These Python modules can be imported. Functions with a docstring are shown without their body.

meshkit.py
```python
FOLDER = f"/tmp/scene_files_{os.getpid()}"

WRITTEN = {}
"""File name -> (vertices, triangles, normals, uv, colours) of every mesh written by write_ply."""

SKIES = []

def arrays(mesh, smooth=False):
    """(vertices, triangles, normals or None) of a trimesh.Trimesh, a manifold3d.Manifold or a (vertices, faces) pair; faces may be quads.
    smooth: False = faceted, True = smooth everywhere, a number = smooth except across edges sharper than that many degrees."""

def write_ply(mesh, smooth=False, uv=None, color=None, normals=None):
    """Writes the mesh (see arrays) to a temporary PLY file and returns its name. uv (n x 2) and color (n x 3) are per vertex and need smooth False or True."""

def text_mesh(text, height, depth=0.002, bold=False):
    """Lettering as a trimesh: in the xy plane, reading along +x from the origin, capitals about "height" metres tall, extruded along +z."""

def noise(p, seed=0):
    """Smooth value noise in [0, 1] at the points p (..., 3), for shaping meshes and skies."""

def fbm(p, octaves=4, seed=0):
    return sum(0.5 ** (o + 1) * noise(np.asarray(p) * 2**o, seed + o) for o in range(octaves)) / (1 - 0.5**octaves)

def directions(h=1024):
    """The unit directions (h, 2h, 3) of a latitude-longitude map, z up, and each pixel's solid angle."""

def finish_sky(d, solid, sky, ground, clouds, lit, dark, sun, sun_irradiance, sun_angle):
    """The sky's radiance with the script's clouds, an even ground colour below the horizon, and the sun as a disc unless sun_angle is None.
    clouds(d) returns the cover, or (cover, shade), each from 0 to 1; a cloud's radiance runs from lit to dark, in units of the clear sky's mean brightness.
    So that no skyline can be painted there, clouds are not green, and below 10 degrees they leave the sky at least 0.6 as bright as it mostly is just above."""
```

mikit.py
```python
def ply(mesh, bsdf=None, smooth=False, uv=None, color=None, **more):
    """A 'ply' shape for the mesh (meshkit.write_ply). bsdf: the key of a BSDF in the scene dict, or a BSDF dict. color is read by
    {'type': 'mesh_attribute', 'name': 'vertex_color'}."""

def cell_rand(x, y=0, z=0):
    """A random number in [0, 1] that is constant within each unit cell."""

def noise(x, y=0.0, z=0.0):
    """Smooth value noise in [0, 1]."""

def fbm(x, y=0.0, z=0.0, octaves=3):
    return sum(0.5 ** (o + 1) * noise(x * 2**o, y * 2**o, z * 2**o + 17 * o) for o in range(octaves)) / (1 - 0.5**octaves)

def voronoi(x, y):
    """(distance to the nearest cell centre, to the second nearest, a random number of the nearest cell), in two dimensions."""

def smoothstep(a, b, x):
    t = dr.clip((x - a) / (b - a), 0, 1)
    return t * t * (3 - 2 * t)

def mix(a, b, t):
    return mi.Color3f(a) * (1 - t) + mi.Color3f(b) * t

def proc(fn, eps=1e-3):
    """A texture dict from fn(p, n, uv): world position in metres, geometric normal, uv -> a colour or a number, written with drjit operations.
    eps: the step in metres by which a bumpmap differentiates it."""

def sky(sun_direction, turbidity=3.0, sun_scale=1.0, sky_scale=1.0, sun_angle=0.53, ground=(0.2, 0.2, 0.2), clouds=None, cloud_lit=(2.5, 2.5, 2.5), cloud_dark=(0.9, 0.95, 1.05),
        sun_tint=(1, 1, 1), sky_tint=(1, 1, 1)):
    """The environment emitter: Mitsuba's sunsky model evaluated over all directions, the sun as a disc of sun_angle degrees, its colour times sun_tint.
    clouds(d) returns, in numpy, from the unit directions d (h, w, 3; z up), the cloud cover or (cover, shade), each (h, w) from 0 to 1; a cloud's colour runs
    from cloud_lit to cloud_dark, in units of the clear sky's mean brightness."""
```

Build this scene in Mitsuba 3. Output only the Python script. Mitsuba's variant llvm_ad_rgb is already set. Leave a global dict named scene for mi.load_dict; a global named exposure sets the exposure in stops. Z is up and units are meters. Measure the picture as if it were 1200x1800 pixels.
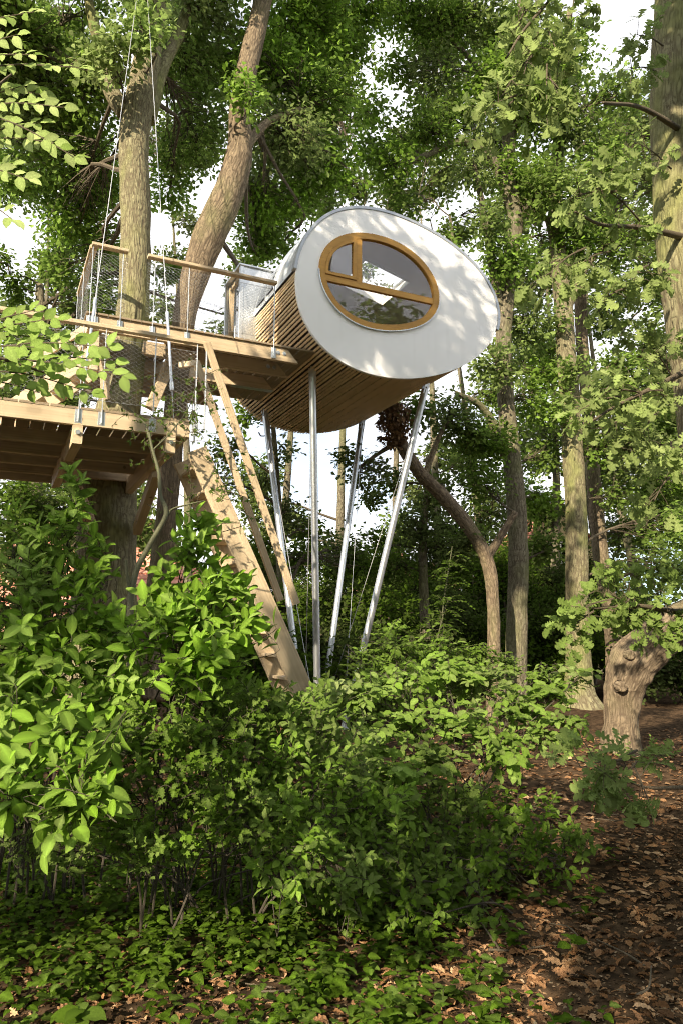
import math, numpy as np, trimesh, drjit as dr, mitsuba as mi, mikit, meshkit
from mikit import fbm, noise, smoothstep, mix, cell_rand, voronoi

# ------------------------------------------------------------------ camera, light, exposure
TILT, EYE, FOCAL = math.radians(9.4), np.array([0, 0, 1.6]), 1300.0
FWD = np.array([0, math.cos(TILT), math.sin(TILT)]); UPV = np.array([0, -math.sin(TILT), math.cos(TILT)]); RGT = np.array([1.0, 0, 0])
T = mi.ScalarTransform4f
scene = {'type': 'scene'}
labels = {}
exposure = 3.05
scene['camera'] = {'type': 'perspective', 'fov': 2 * math.degrees(math.atan(600 / FOCAL)), 'fov_axis': 'x', 'near_clip': 0.05, 'far_clip': 400.0,
                   'to_world': T().look_at(origin=EYE.tolist(), target=(EYE + FWD).tolist(), up=UPV.tolist())}
SUN_AZ, SUN_EL = math.radians(-25), math.radians(27)          # behind the camera, to its left
SUN = np.array([math.sin(SUN_AZ) * math.cos(SUN_EL), -math.cos(SUN_AZ) * math.cos(SUN_EL), math.sin(SUN_EL)])


def cloud_cover(d):
    n = meshkit.fbm(d * np.array([2.2, 2.2, 4.0]) + 3.1, 5, 4)
    return np.clip((n - 0.24) * 4.0, 0, 1), np.clip((meshkit.fbm(d * 3.3 + 9.0, 4, 8) - 0.45) * 1.5, 0, 1)


scene['sky'] = mikit.sky(SUN.tolist(), turbidity=3, clouds=cloud_cover, cloud_lit=(2.5, 2.5, 2.55), cloud_dark=(1.6, 1.63, 1.7), sun_tint=(0.90, 0.99, 1.18))


def at(px, py, depth):
    """The point of the place that lies 'depth' metres ahead, read off the photograph (1200 x 1800)."""
    d = RGT * (px - 600) / FOCAL + UPV * (900 - py) / FOCAL + FWD
    return EYE + d * depth / d[1]


def atz(px, py, z):
    d = RGT * (px - 600) / FOCAL + UPV * (900 - py) / FOCAL + FWD
    return EYE + d * (z - EYE[2]) / d[2]


# ------------------------------------------------------------------ scene bookkeeping
used = {}


def numbered(k):
    n = used.get(k, 0); used[k] = n + 1
    return k if n == 0 else f'{k}_{n:03d}'


def thing(name, label, cat, group=None):
    k = numbered(name); labels[k] = {'label': label, 'category': cat}
    if group: labels[k]['group'] = group
    return k


def add(name, shape, parent=None, kind=None, label=None, cat=None, group=None):
    k = numbered(name if parent is None else parent + '__' + name)
    scene[k] = shape
    e = {a: b for a, b in (('label', label), ('category', cat), ('group', group), ('kind', kind)) if b}
    if e: labels[k] = e
    return k


class MB:
    """Collects pieces into one mesh."""
    def __init__(s): s.v, s.f, s.uv, s.c, s.n = [], [], [], [], 0
    def add(s, v, f, uv=None, c=None):
        s.v.append(v); s.f.append(np.asarray(f) + s.n); s.n += len(v)
        s.uv.append(np.zeros((len(v), 2)) if uv is None else uv)
        if c is not None: s.c.append(c)
    def shape(s, bsdf, smooth=False, uv=True, **kw):
        v, f = np.vstack(s.v), np.vstack(s.f)
        bsdf, kind = ALIAS.get(bsdf, (bsdf, 0.0))
        if kind: s.uv = [u + [kind, 0] for u in s.uv]
        return mikit.ply(trimesh.Trimesh(v, f, process=False), bsdf, smooth=smooth, uv=np.vstack(s.uv) if uv and smooth in (True, False) else None, color=np.vstack(s.c) if s.c else None, **kw)


def unit(a):
    a = np.asarray(a, float); return a / (np.linalg.norm(a, axis=-1, keepdims=True) + 1e-12)


def spline(pts, n):
    """Catmull-Rom through pts (k, d), n samples."""
    p = np.asarray(pts, float)
    if len(p) == 2: return p[0] + (p[1] - p[0]) * np.linspace(0, 1, n)[:, None]
    q = np.vstack([2 * p[0] - p[1], p, 2 * p[-1] - p[-2]])
    t = np.linspace(0, len(p) - 1, n); i = np.minimum(t.astype(int), len(p) - 2); w = (t - i)[:, None]
    a, b, c, d = q[i], q[i + 1], q[i + 2], q[i + 3]
    return .5 * (2 * b + (c - a) * w + (2 * a - 5 * b + 4 * c - d) * w**2 + (3 * b - a - 3 * c + d) * w**3)


def tube(p, r, sides=8, cap=True, rough=0.0, freq=3.0, seed=0):
    """Tapered tube; uv in metres (round, along); rough: displacement as a share of the radius."""
    p = np.asarray(p, float); m = len(p); r = np.broadcast_to(np.asarray(r, float), (m,))
    t = unit(np.gradient(p, axis=0))
    a = np.cross(t[0], [0, 0, 1.0] if abs(t[0][2]) < .9 else [1.0, 0, 0]); A = []
    for k in range(m):
        a = a - t[k] * (a @ t[k]); a = a / (np.linalg.norm(a) + 1e-12); A.append(a)
    A = np.array(A); B = np.cross(t, A)
    ang = np.linspace(0, 2 * np.pi, sides + 1)
    rad = np.repeat(r[:, None], sides + 1, 1)
    o = np.cos(ang)[None, :, None] * A[:, None] + np.sin(ang)[None, :, None] * B[:, None]
    if rough:
        q = p[:, None] + o * r.mean()
        big = meshkit.fbm(q * freq, 3, seed) - .5
        rad = rad * (1 + rough * 2 * big)
    v = p[:, None] + o * rad[..., None]
    L = np.concatenate([[0], np.cumsum(np.linalg.norm(np.diff(p, axis=0), axis=1))])
    uv = np.stack([np.broadcast_to(ang[None] * r.mean(), (m, sides + 1)), np.broadcast_to(L[:, None], (m, sides + 1))], -1)
    i, j = np.meshgrid(np.arange(m - 1), np.arange(sides), indexing='ij'); s1 = sides + 1
    q0, q1, q2, q3 = i * s1 + j, i * s1 + j + 1, (i + 1) * s1 + j + 1, (i + 1) * s1 + j
    f = np.vstack([np.stack([q0, q1, q2], -1).reshape(-1, 3), np.stack([q0, q2, q3], -1).reshape(-1, 3)])
    v, uv = v.reshape(-1, 3), uv.reshape(-1, 2)
    if cap:
        n = len(v); v = np.vstack([v, p[:1], p[-1:]]); uv = np.vstack([uv, uv[:1], uv[-1:]])
        jj = np.arange(sides)
        f = np.vstack([f, np.stack([jj + 1, jj, jj * 0 + n], 1), np.stack([(m - 1) * s1 + jj, (m - 1) * s1 + jj + 1, jj * 0 + n + 1], 1)])
    return v, f, uv


tone = np.random.default_rng(77)


def bar(p0, p1, w, h, up=(0, 0, 1), ch=0.004, s0=0.0, s1=0.0, nseg=1):
    """Timber with chamfered edges from p0 to p1; w across, h along 'up'; s0, s1 slant the ends. uv = (along, across + a tone number x 10)."""
    p0, p1 = np.asarray(p0, float), np.asarray(p1, float)
    d = unit(p1 - p0); x = unit(np.cross(d, up)); z = np.cross(x, d)
    a, b = w / 2, h / 2; c = min(ch, a * .4, b * .4)
    sec = np.array([[-a + c, -b], [a - c, -b], [a, -b + c], [a, b - c], [a - c, b], [-a + c, b], [-a, b - c], [-a, -b + c], [-a + c, -b]])
    per = np.concatenate([[0], np.cumsum(np.linalg.norm(np.diff(sec, axis=0), axis=1))])
    off = 10.0 * tone.integers(1, 60); L = np.linalg.norm(p1 - p0)
    V, UV, Fc = [], [], []
    ts = np.linspace(0, 1, nseg + 1)
    for k, t in enumerate(ts):
        sl = s0 * (1 - t) + s1 * t
        V.append(p0 + d * L * t + sec[:, :1] * x + sec[:, 1:] * z - d * (sec[:, 1:] * sl)); UV.append(np.stack([np.full(9, L * t), per + off], 1))
    for k in range(nseg):
        for j in range(8):
            q = [k * 9 + j, k * 9 + j + 1, (k + 1) * 9 + j + 1, (k + 1) * 9 + j]; Fc += [[q[0], q[1], q[2]], [q[0], q[2], q[3]]]
    n = (nseg + 1) * 9
    for k, base in ((0, 0), (1, nseg * 9)):
        V.append(V[0 if k == 0 else nseg][:8]); UV.append(np.stack([sec[:8, 0] * .3 + .5, sec[:8, 1] + off + 3], 1))
        for j in range(1, 7):
            Fc.append([n, n + j + 1, n + j] if k == 0 else [n, n + j, n + j + 1])
        n += 8
    return np.vstack(V), np.array(Fc), np.vstack(UV)


def rod(p0, p1, r, sides=10):
    return tube(np.array([p0, p1], float), r, sides)


def solid(pieces, bsdf, smooth=False):
    m = MB()
    for q in pieces: m.add(*q)
    return m.shape(bsdf, smooth)


# ------------------------------------------------------------------ materials
# one timber and one bark serve every kind: a piece's uv carries its kind, so that the renderer compiles each pattern once
KINDS = {'wood': 0, 'wood_slat': 1, 'wood_frame': 2, 'wood_deck': 3}
BARKS = {'bark_oak': 0, 'bark_red': 1, 'bark_grey': 2}


def pick(k, *cs):
    out = mi.Color3f(*cs[-1])
    for i in range(len(cs) - 2, -1, -1): out = dr.select(k < i + .5, mi.Color3f(*cs[i]), out)
    return out


def timber_colour(p, n, uv):
    kind = dr.floor(uv.x / 100); x = uv.x - 100 * kind
    k = dr.floor(uv.y / 10); t = cell_rand(k, 3, 1)
    c0 = pick(kind, (.56, .45, .295), (.70, .53, .31), (.50, .27, .055), (.30, .235, .155)); c1 = pick(kind, (.35, .265, .165), (.50, .37, .21), (.36, .18, .035), (.17, .13, .085))
    g = noise(x * 1.7, uv.y * 75, k); st = noise(x * .9, uv.y * 11, k + 5)
    w = smoothstep(.5, .85, noise(p.x * 1.9 + k, p.y * 1.9, p.z * 2.6)) * .5 + .5 * smoothstep(.6, .9, noise(p.x * 6 + k, p.y * 6, p.z * 9))
    base = mix(c1, c0, dr.clip(.12 + .5 * g + .38 * t + .22 * st, 0, 1))
    cx = dr.floor(x * 1.3); knot = smoothstep(.03, .012, dr.sqrt(dr.square((x * 1.3 - cx - .5) / 1.3) + dr.square(uv.y - 10 * k - .03 - .12 * cell_rand(k, cx, 4)))) * smoothstep(.5, .6, cell_rand(k, cx, 9))
    return mix(base, base * mi.Color3f(.58, .56, .53), w * .6) * (1 - .5 * knot)


def bark_ridge(u, v):
    """Vertical plates between fissures, 0 to 1."""
    w = noise(u * 14, v * 3.2, 2.0) - .5
    a = dr.abs(2 * noise(u * 52 + 2.2 * w, v * 8, 1.0) - 1); b = dr.abs(2 * noise(u * 24 - 2 * w, v * 11, 7.0) - 1)
    return smoothstep(.02, .5, dr.minimum(a, b + .18))


def bark_colour(p, n, uv):
    kind = dr.floor(uv.x / 100 + .3); u = uv.x - 100 * kind; h = bark_ridge(u, uv.y)
    c0 = pick(kind, (.215, .198, .115), (.205, .16, .105), (.185, .165, .11)); c1 = pick(kind, (.11, .09, .055), (.10, .075, .05), (.085, .07, .048)); c2 = pick(kind, (.185, .195, .07), (.15, .155, .065), (.13, .145, .055))
    g = noise(p.x * 30, p.y * 30, p.z * 12)
    m = smoothstep(.42, .8, .65 * noise(p.x * 1.7, p.y * 1.7, p.z * .7 + 3) + .35 * noise(p.x * 7, p.y * 7, p.z * 3)) * dr.select(kind < .5, .95, .5)
    return mix(mix(c1, c0 * (.75 + .5 * g), h), c2 * (.65 + .7 * g), m)


def bark_height(p, n, uv):
    kind = dr.floor(uv.x / 100 + .3); return bark_ridge(uv.x - 100 * kind, uv.y)


# a leaf's own colour rides in its uv: (green, red / green); blue follows. (Meshes with a colour attribute cannot be joined by the renderer.)
LEAF_COLOUR = mikit.proc(lambda p, n, uv: mi.Color3f(uv.x * uv.y, uv.x, uv.x * dr.clip(.10 + (uv.y - .56) * 1.15, .07, .45)))


def leaf_uv(c): return np.stack([c[:, 1], c[:, 0] / np.maximum(c[:, 1], 1e-4)], 1)


def leaf_bsdf(rough, trans, spec=None):
    return {'type': 'principledthin', 'base_color': LEAF_COLOUR, 'roughness': rough, 'diff_trans': trans, 'eta': 1.45}


def plain(c, rough=.8, **kw): return {'type': 'twosided', 'b': {'type': 'principled', 'base_color': {'type': 'rgb', 'value': c}, 'roughness': rough, **kw}}


timber_bsdf = {'type': 'twosided', 'b': {'type': 'principled', 'base_color': mikit.proc(timber_colour), 'roughness': .55, 'specular': .35}}
bark_bsdf = {'type': 'twosided', 'b': {'type': 'bumpmap', 'arbitrary': mikit.proc(bark_height, eps=.004), 'scale': .009, 'b': {'type': 'principled', 'base_color': mikit.proc(bark_colour), 'roughness': .85, 'specular': .2}}}
scene['timber'], scene['bark'] = timber_bsdf, bark_bsdf
scene['stem_bark'] = plain((.055, .046, .032)); scene['twig_bark'] = plain((.085, .068, .043)); scene['green_stem'] = plain((.075, .078, .036), .7)
scene['leaf_matt'] = leaf_bsdf(.45, .95); scene['leaf_gloss'] = leaf_bsdf(.27, .85)
scene['leaf_dry'] = {'type': 'twosided', 'b': {'type': 'diffuse', 'reflectance': {'type': 'mesh_attribute', 'name': 'vertex_color'}}}


def white_paint(p, n, uv):
    d = noise(p.x * 1.6, p.y * 1.6, p.z * 1.1); s = noise(p.x * 12, p.y * 12, p.z * 1.1)
    return mix(mi.Color3f(.84, .84, .825), mi.Color3f(.77, .77, .745), smoothstep(.4, .85, d) * .6 + smoothstep(.6, .9, s) * .35)


def zinc_colour(p, n, uv): return mix(mi.Color3f(.44, .475, .495), mi.Color3f(.74, .765, .785), .55 * noise(p.x * 6, p.y * 6, p.z * 2.4) + .45 * noise(p.x * 26, p.y * 26, p.z * 11))


scene['white_panel'] = {'type': 'twosided', 'b': {'type': 'principled', 'base_color': mikit.proc(white_paint), 'roughness': .4, 'specular': .4}}
scene['white_inner'] = {'type': 'twosided', 'b': {'type': 'diffuse', 'reflectance': {'type': 'rgb', 'value': (.8, .8, .77)}}}
scene['taupe_lining'] = {'type': 'twosided', 'b': {'type': 'diffuse', 'reflectance': {'type': 'rgb', 'value': (.60, .55, .49)}}}
scene['zinc_dark'] = plain((.36, .385, .41), .45, metallic=.7)
scene['zinc'] = {'type': 'twosided', 'b': {'type': 'principled', 'base_color': mikit.proc(zinc_colour), 'metallic': .8, 'roughness': .4}}
scene['galvanised'] = {'type': 'twosided', 'b': {'type': 'principled', 'base_color': mikit.proc(zinc_colour), 'metallic': .9, 'roughness': .4}}
scene['wire'] = plain((.42, .43, .44), .4, metallic=.6)
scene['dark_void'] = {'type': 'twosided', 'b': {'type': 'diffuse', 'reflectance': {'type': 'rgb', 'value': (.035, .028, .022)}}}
scene['pane_glass'] = {'type': 'thindielectric', 'int_ior': 1.52}
scene['soil'] = {'type': 'twosided', 'b': {'type': 'diffuse', 'reflectance': mikit.proc(lambda p, n, uv: mix(mi.Color3f(.032, .023, .015), mi.Color3f(.12, .078, .046), dr.clip(.5 * noise(p.x * 1.3, p.y * 1.3, 0) + .9 * noise(p.x * 22, p.y * 22, 3) - .25, 0, 1)))}}


def masonry(p, n, uv):
    """Roof tiles (uv.x below 100), pale brick (100 on), red brick (200 on): each piece its own tone."""
    kind = dr.floor(uv.x / 100 + .1); r = cell_rand(dr.floor(uv.x / .24), dr.floor(uv.y / dr.select(kind < .5, .33, .08)), 1)
    return mix(pick(kind, (.50, .21, .14), (.60, .48, .25), (.50, .26, .19)), pick(kind, (.66, .34, .25), (.74, .62, .36), (.62, .37, .28)), r)


scene['masonry'] = {'type': 'twosided', 'b': {'type': 'diffuse', 'reflectance': mikit.proc(masonry)}}
scene['white_trim'] = {'type': 'twosided', 'b': {'type': 'diffuse', 'reflectance': {'type': 'rgb', 'value': (.75, .74, .7)}}}
scene['dark_glass'] = {'type': 'principled', 'base_color': {'type': 'rgb', 'value': (.03, .035, .04)}, 'roughness': .08, 'specular': .6}
ALIAS = {**{k: ('timber', 100.0 * v) for k, v in KINDS.items()}, **{k: ('bark', 100.0 * v) for k, v in BARKS.items()}, 'roof_tile': ('masonry', 0.0), 'pale_brick': ('masonry', 100.0), 'red_brick': ('masonry', 200.0), 'leaf_far': ('leaf_matt', 0.0), 'leaf_near': ('leaf_matt', 0.0)}


# ------------------------------------------------------------------ ground
def ground_z(x, y):
    x, y = np.asarray(x, float), np.asarray(y, float)
    q = np.stack([x * .35, y * .35, x * 0], -1)
    near = np.clip(1.4 - np.abs(np.hypot(x, y - 6)) / 60, 0, 1)
    return ((meshkit.fbm(q, 4, 3) - .5) * .34 + (meshkit.fbm(q * 7, 3, 5) - .5) * .07) * near - .02


def graded(lo, hi, step, far):
    a = list(np.arange(lo, hi + 1e-6, step)); s = step
    b = [a[0]]; c = [a[-1]]
    while c[-1] < far: s *= 1.25; c.append(c[-1] + s)
    s = step
    while b[-1] > -far: s *= 1.25; b.append(b[-1] - s)
    return np.array(b[:0:-1] + a + c[1:])


gx, gy = graded(-6, 8, .08, 160), graded(1.5, 16, .08, 160)
GX, GY = np.meshgrid(gx, gy, indexing='ij')
gv = np.stack([GX, GY, ground_z(GX, GY)], -1).reshape(-1, 3)
gi, gj = np.meshgrid(np.arange(len(gx) - 1), np.arange(len(gy) - 1), indexing='ij'); ny = len(gy)
gq = np.stack([gi * ny + gj, (gi + 1) * ny + gj, (gi + 1) * ny + gj + 1, gi * ny + gj + 1], -1).reshape(-1, 4)
add('ground', mikit.ply((gv, gq), 'soil', smooth=True), kind='structure')

# ------------------------------------------------------------------ the cabin pod
PHI = math.radians(25.5)
AX = np.array([-math.sin(PHI), math.cos(PHI), 0]); EX = np.array([math.cos(PHI), math.sin(PHI), 0]); UZ = np.array([0, 0, 1.0])
P0 = np.array([.872, 11.2, 7.038]); POD_LEN = 3.6
EGG = np.array([[-1.706, -.21], [-1.732, -.458], [-1.64, -.721], [-1.515, -.917], [-1.307, -1.14], [-1.054, -1.298], [-.798, -1.409], [-.45, -1.452], [-.001, -1.444], [.513, -1.366], [1.0, -1.183], [1.46, -.881], [1.78, -.603], [1.979, -.25], [2.017, .033], [1.948, .297], [1.774, .585], [1.469, .865], [1.064, 1.093], [.667, 1.224], [.229, 1.327], [-.197, 1.341], [-.566, 1.302], [-.881, 1.214], [-1.145, 1.084], [-1.359, .888], [-1.548, .609], [-1.67, .289], [-1.729, .029]])
OVAL = np.array([[-1.344, .324], [-1.333, -.006], [-1.248, -.297], [-1.055, -.525], [-.753, -.673], [-.399, -.703], [-.036, -.653], [.34, -.532], [.631, -.325], [.8, -.028], [.805, .196], [.65, .475], [.363, .722], [.032, .866], [-.34, .907], [-.659, .859], [-.97, .743], [-1.208, .545]])


def smooth_loop(pts, harmonics, n=720):
    """The closed outline through pts as a low Fourier series, resampled evenly by length."""
    p = np.vstack([pts, pts[:1]]); L = np.concatenate([[0], np.cumsum(np.linalg.norm(np.diff(p, axis=0), axis=1))])
    w = np.linspace(0, L[-1], 512, endpoint=False); q = np.interp(w, L, p[:, 0]) + 1j * np.interp(w, L, p[:, 1])
    c = np.fft.fft(q) / 512; k = np.fft.fftfreq(512, 1 / 512).astype(int)
    t = np.linspace(0, 2 * np.pi, 4096, endpoint=False); z = sum(c[i] * np.exp(1j * k[i] * t) for i in range(512) if abs(k[i]) <= harmonics)
    d = np.concatenate([[0], np.cumsum(np.abs(np.diff(np.append(z, z[0]))))]); zz = np.append(z, z[0])
    u = np.linspace(0, d[-1], n, endpoint=False)
    return np.stack([np.interp(u, d, zz.real), np.interp(u, d, zz.imag)], 1)


def loop_normals(p):
    t = unit(np.roll(p, -1, 0) - np.roll(p, 1, 0)); return np.stack([t[:, 1], -t[:, 0]], 1)      # outward: the loop runs anticlockwise


egg, oval = smooth_loop(EGG, 5), smooth_loop(OVAL, 3)
eggN, ovalN = loop_normals(egg), loop_normals(oval)
STEP = np.linalg.norm(egg[1] - egg[0])


def pod(st, d):
    st = np.asarray(st, float); d = np.broadcast_to(np.asarray(d, float), st.shape[:-1])
    return P0 + st[..., :1] * EX + st[..., 1:] * UZ + d[..., None] * AX


def nearest(s, t): return int(np.argmin(np.hypot(egg[:, 0] - s, egg[:, 1] - t)))


iL, iR = nearest(-1.729, .02), nearest(1.97, -.27)
under = np.arange(iL, iR + (720 if iR < iL else 0)) % 720            # the boarded belly, left to right
over = np.arange(iR, iL + (720 if iL < iR else 0) + 1) % 720         # the metal roof, right to left
POD = thing('cabin_pod', 'egg shaped treehouse cabin with white front, wooden slat belly and metal roof on poles', 'cabin')

from shapely.geometry import Polygon, LineString, box as sbox


def plate(poly, thick, d0, bsdf):
    """A flat piece of the pod's front: poly in (s, t), from d0 backwards by 'thick'."""
    out = MB()
    for g in getattr(poly, 'geoms', [poly]):
        m = trimesh.creation.extrude_polygon(g, thick, engine='earcut')
        v = np.array(m.vertices); out.add(pod(v[:, :2], d0 + v[:, 2]), np.array(m.faces)[:, ::-1], np.stack([v[:, 0] + 10, v[:, 1] + v[:, 2] + 10.0 * tone.integers(1, 50)], 1))
    return out.shape(bsdf)


def strip(idx, offs, d0, d1, bsdf, normals, loop, closed=False, smooth=40):
    """A band that follows part of a loop: rectangle section from offset offs[0] to offs[1] and d0 to d1."""
    sec = [(offs[0], d0), (offs[1], d0), (offs[1], d1), (offs[0], d1)]
    V = np.stack([pod(loop[idx] + normals[idx] * o, d) for o, d in sec], 1)
    n = len(idx); f = []
    rng_ = range(n if closed else n - 1)
    for k in rng_:
        k2 = (k + 1) % n
        for j in range(4): f.append([k * 4 + j, k * 4 + (j + 1) % 4, k2 * 4 + (j + 1) % 4, k2 * 4 + j])
    f = np.array(f); fc = np.vstack([f[:, [0, 1, 2]], f[:, [0, 2, 3]]])
    if not closed: fc = np.vstack([fc, [[0, 2, 1], [0, 3, 2]], [[4 * n - 4, 4 * n - 3, 4 * n - 2], [4 * n - 4, 4 * n - 2, 4 * n - 1]]])
    m = trimesh.Trimesh(V.reshape(-1, 3), fc, process=False)
    return mikit.ply(m, bsdf, smooth=smooth)


front = Polygon(egg).difference(Polygon(oval))
add('front_panel', plate(front, .05, -.03, 'white_panel'), POD, label='smooth white oval front panel around the window')
# belly: a dark skin and the slats, one by one
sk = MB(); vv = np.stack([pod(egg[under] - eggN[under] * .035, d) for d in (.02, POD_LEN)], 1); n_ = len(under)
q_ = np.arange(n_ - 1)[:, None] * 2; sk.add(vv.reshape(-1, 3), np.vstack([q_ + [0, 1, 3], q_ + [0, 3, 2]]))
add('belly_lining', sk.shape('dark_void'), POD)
rng = np.random.default_rng(5)
pos = np.arange(.03, len(under) * STEP - .02, .062)
for s_ in pos:
    i = under[min(int(s_ / STEP), len(under) - 1)]
    c, nn = egg[i], eggN[i]
    p = c - nn * .010
    add('slat', solid([bar(pod(p, .022), pod(p, POD_LEN + rng.uniform(-.004, .004)), .036, .018, up=nn[0] * EX + nn[1] * UZ, ch=.003)], 'wood_slat'), POD)
# roof sheets across the pod, with a standing seam between them; a skylight is cut through roof and lining
ceil_lo, ceil_hi = nearest(1.06, 1.09), nearest(.12, 1.33)             # the skylight's two long edges on the outline
SKY_D = (1.25, 2.27)
arc = over; k0, k1 = int(np.where(arc == ceil_lo)[0][0]), int(np.where(arc == ceil_hi)[0][0])
kk = sorted(set(list(range(0, len(arc), 6)) + [len(arc) - 1, k0, k1]))


def shell(ks, idx, off, dcuts, bsdf, hole):
    m = MB(); n = len(ks)
    for d0, d1 in zip(dcuts[:-1], dcuts[1:]):
        v = np.stack([pod(egg[idx[ks]] + eggN[idx[ks]] * off, d) for d in (d0, d1)], 1).reshape(-1, 3); f = []
        for k in range(n - 1):
            if hole and hole[0] <= ks[k] < hole[1] and d0 >= SKY_D[0] - 1e-6 and d1 <= SKY_D[1] + 1e-6: continue
            f += [[2 * k, 2 * k + 1, 2 * k + 3], [2 * k, 2 * k + 3, 2 * k + 2]]
        if f: m.add(v, f)
    return m.shape(bsdf, smooth=40, uv=False)


cuts = [.02, .42, .84, SKY_D[0], 1.76, SKY_D[1], 2.7, 3.15, POD_LEN]
for d0, d1 in zip(cuts[:-1], cuts[1:]):
    add('roof_sheet', shell(np.array(kk), arc, .03, [d0, d1], 'zinc', (k0, k1)), POD)
for d0 in cuts[1:-1]:
    for part in ((arc[:k0], arc[k1:]) if SKY_D[0] < d0 < SKY_D[1] else (arc,)):
        add('roof_seam', strip(part[::4], (.028, .062), d0 - .011, d0 + .011, 'zinc', eggN, egg), POD)
add('edge_trim', strip(arc, (.004, .05), -.045, .07, 'zinc_dark', eggN, egg), POD, label='grey metal edge strip around the top of the front')
full = np.arange(720)
lin = MB(); kf = sorted(set(list(range(0, 720, 8)) + [ceil_lo, ceil_hi]))
roll = np.concatenate([np.arange(ceil_lo, 720), np.arange(0, ceil_lo + 1)]) if True else full
hole_hi = int(np.where(roll == ceil_hi)[0][0])
kl = sorted(set(list(range(0, 721, 8)) + [hole_hi]))
add('inner_lining', shell(np.array(kl), roll % 720, -.13, [.03, SKY_D[0], SKY_D[1], POD_LEN - .12], 'taupe_lining', (0, hole_hi)), POD)
# skylight: white reveal, frame and pane
rv = MB(); A0, A1 = egg[ceil_lo], egg[ceil_hi]; N0, N1 = eggN[ceil_lo], eggN[ceil_hi]
cor = [(A0, N0, SKY_D[0]), (A1, N1, SKY_D[0]), (A1, N1, SKY_D[1]), (A0, N0, SKY_D[1])]
for j in range(4):
    (a, na, da), (b, nb, db) = cor[j], cor[(j + 1) % 4]
    rv.add(np.array([pod(a - na * .14, da), pod(b - nb * .14, db), pod(b + nb * .12, db), pod(a + na * .12, da)]), [[0, 1, 2], [0, 2, 3]])
SKL = add('skylight', rv.shape('white_inner'), POD, label='square skylight with a white reveal in the cabin roof')
add('pane', mikit.ply((np.array([pod(a + na * .115, da) for a, na, da in cor]), np.array([[0, 1, 2], [0, 2, 3]])), 'pane_glass'), SKL)
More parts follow.
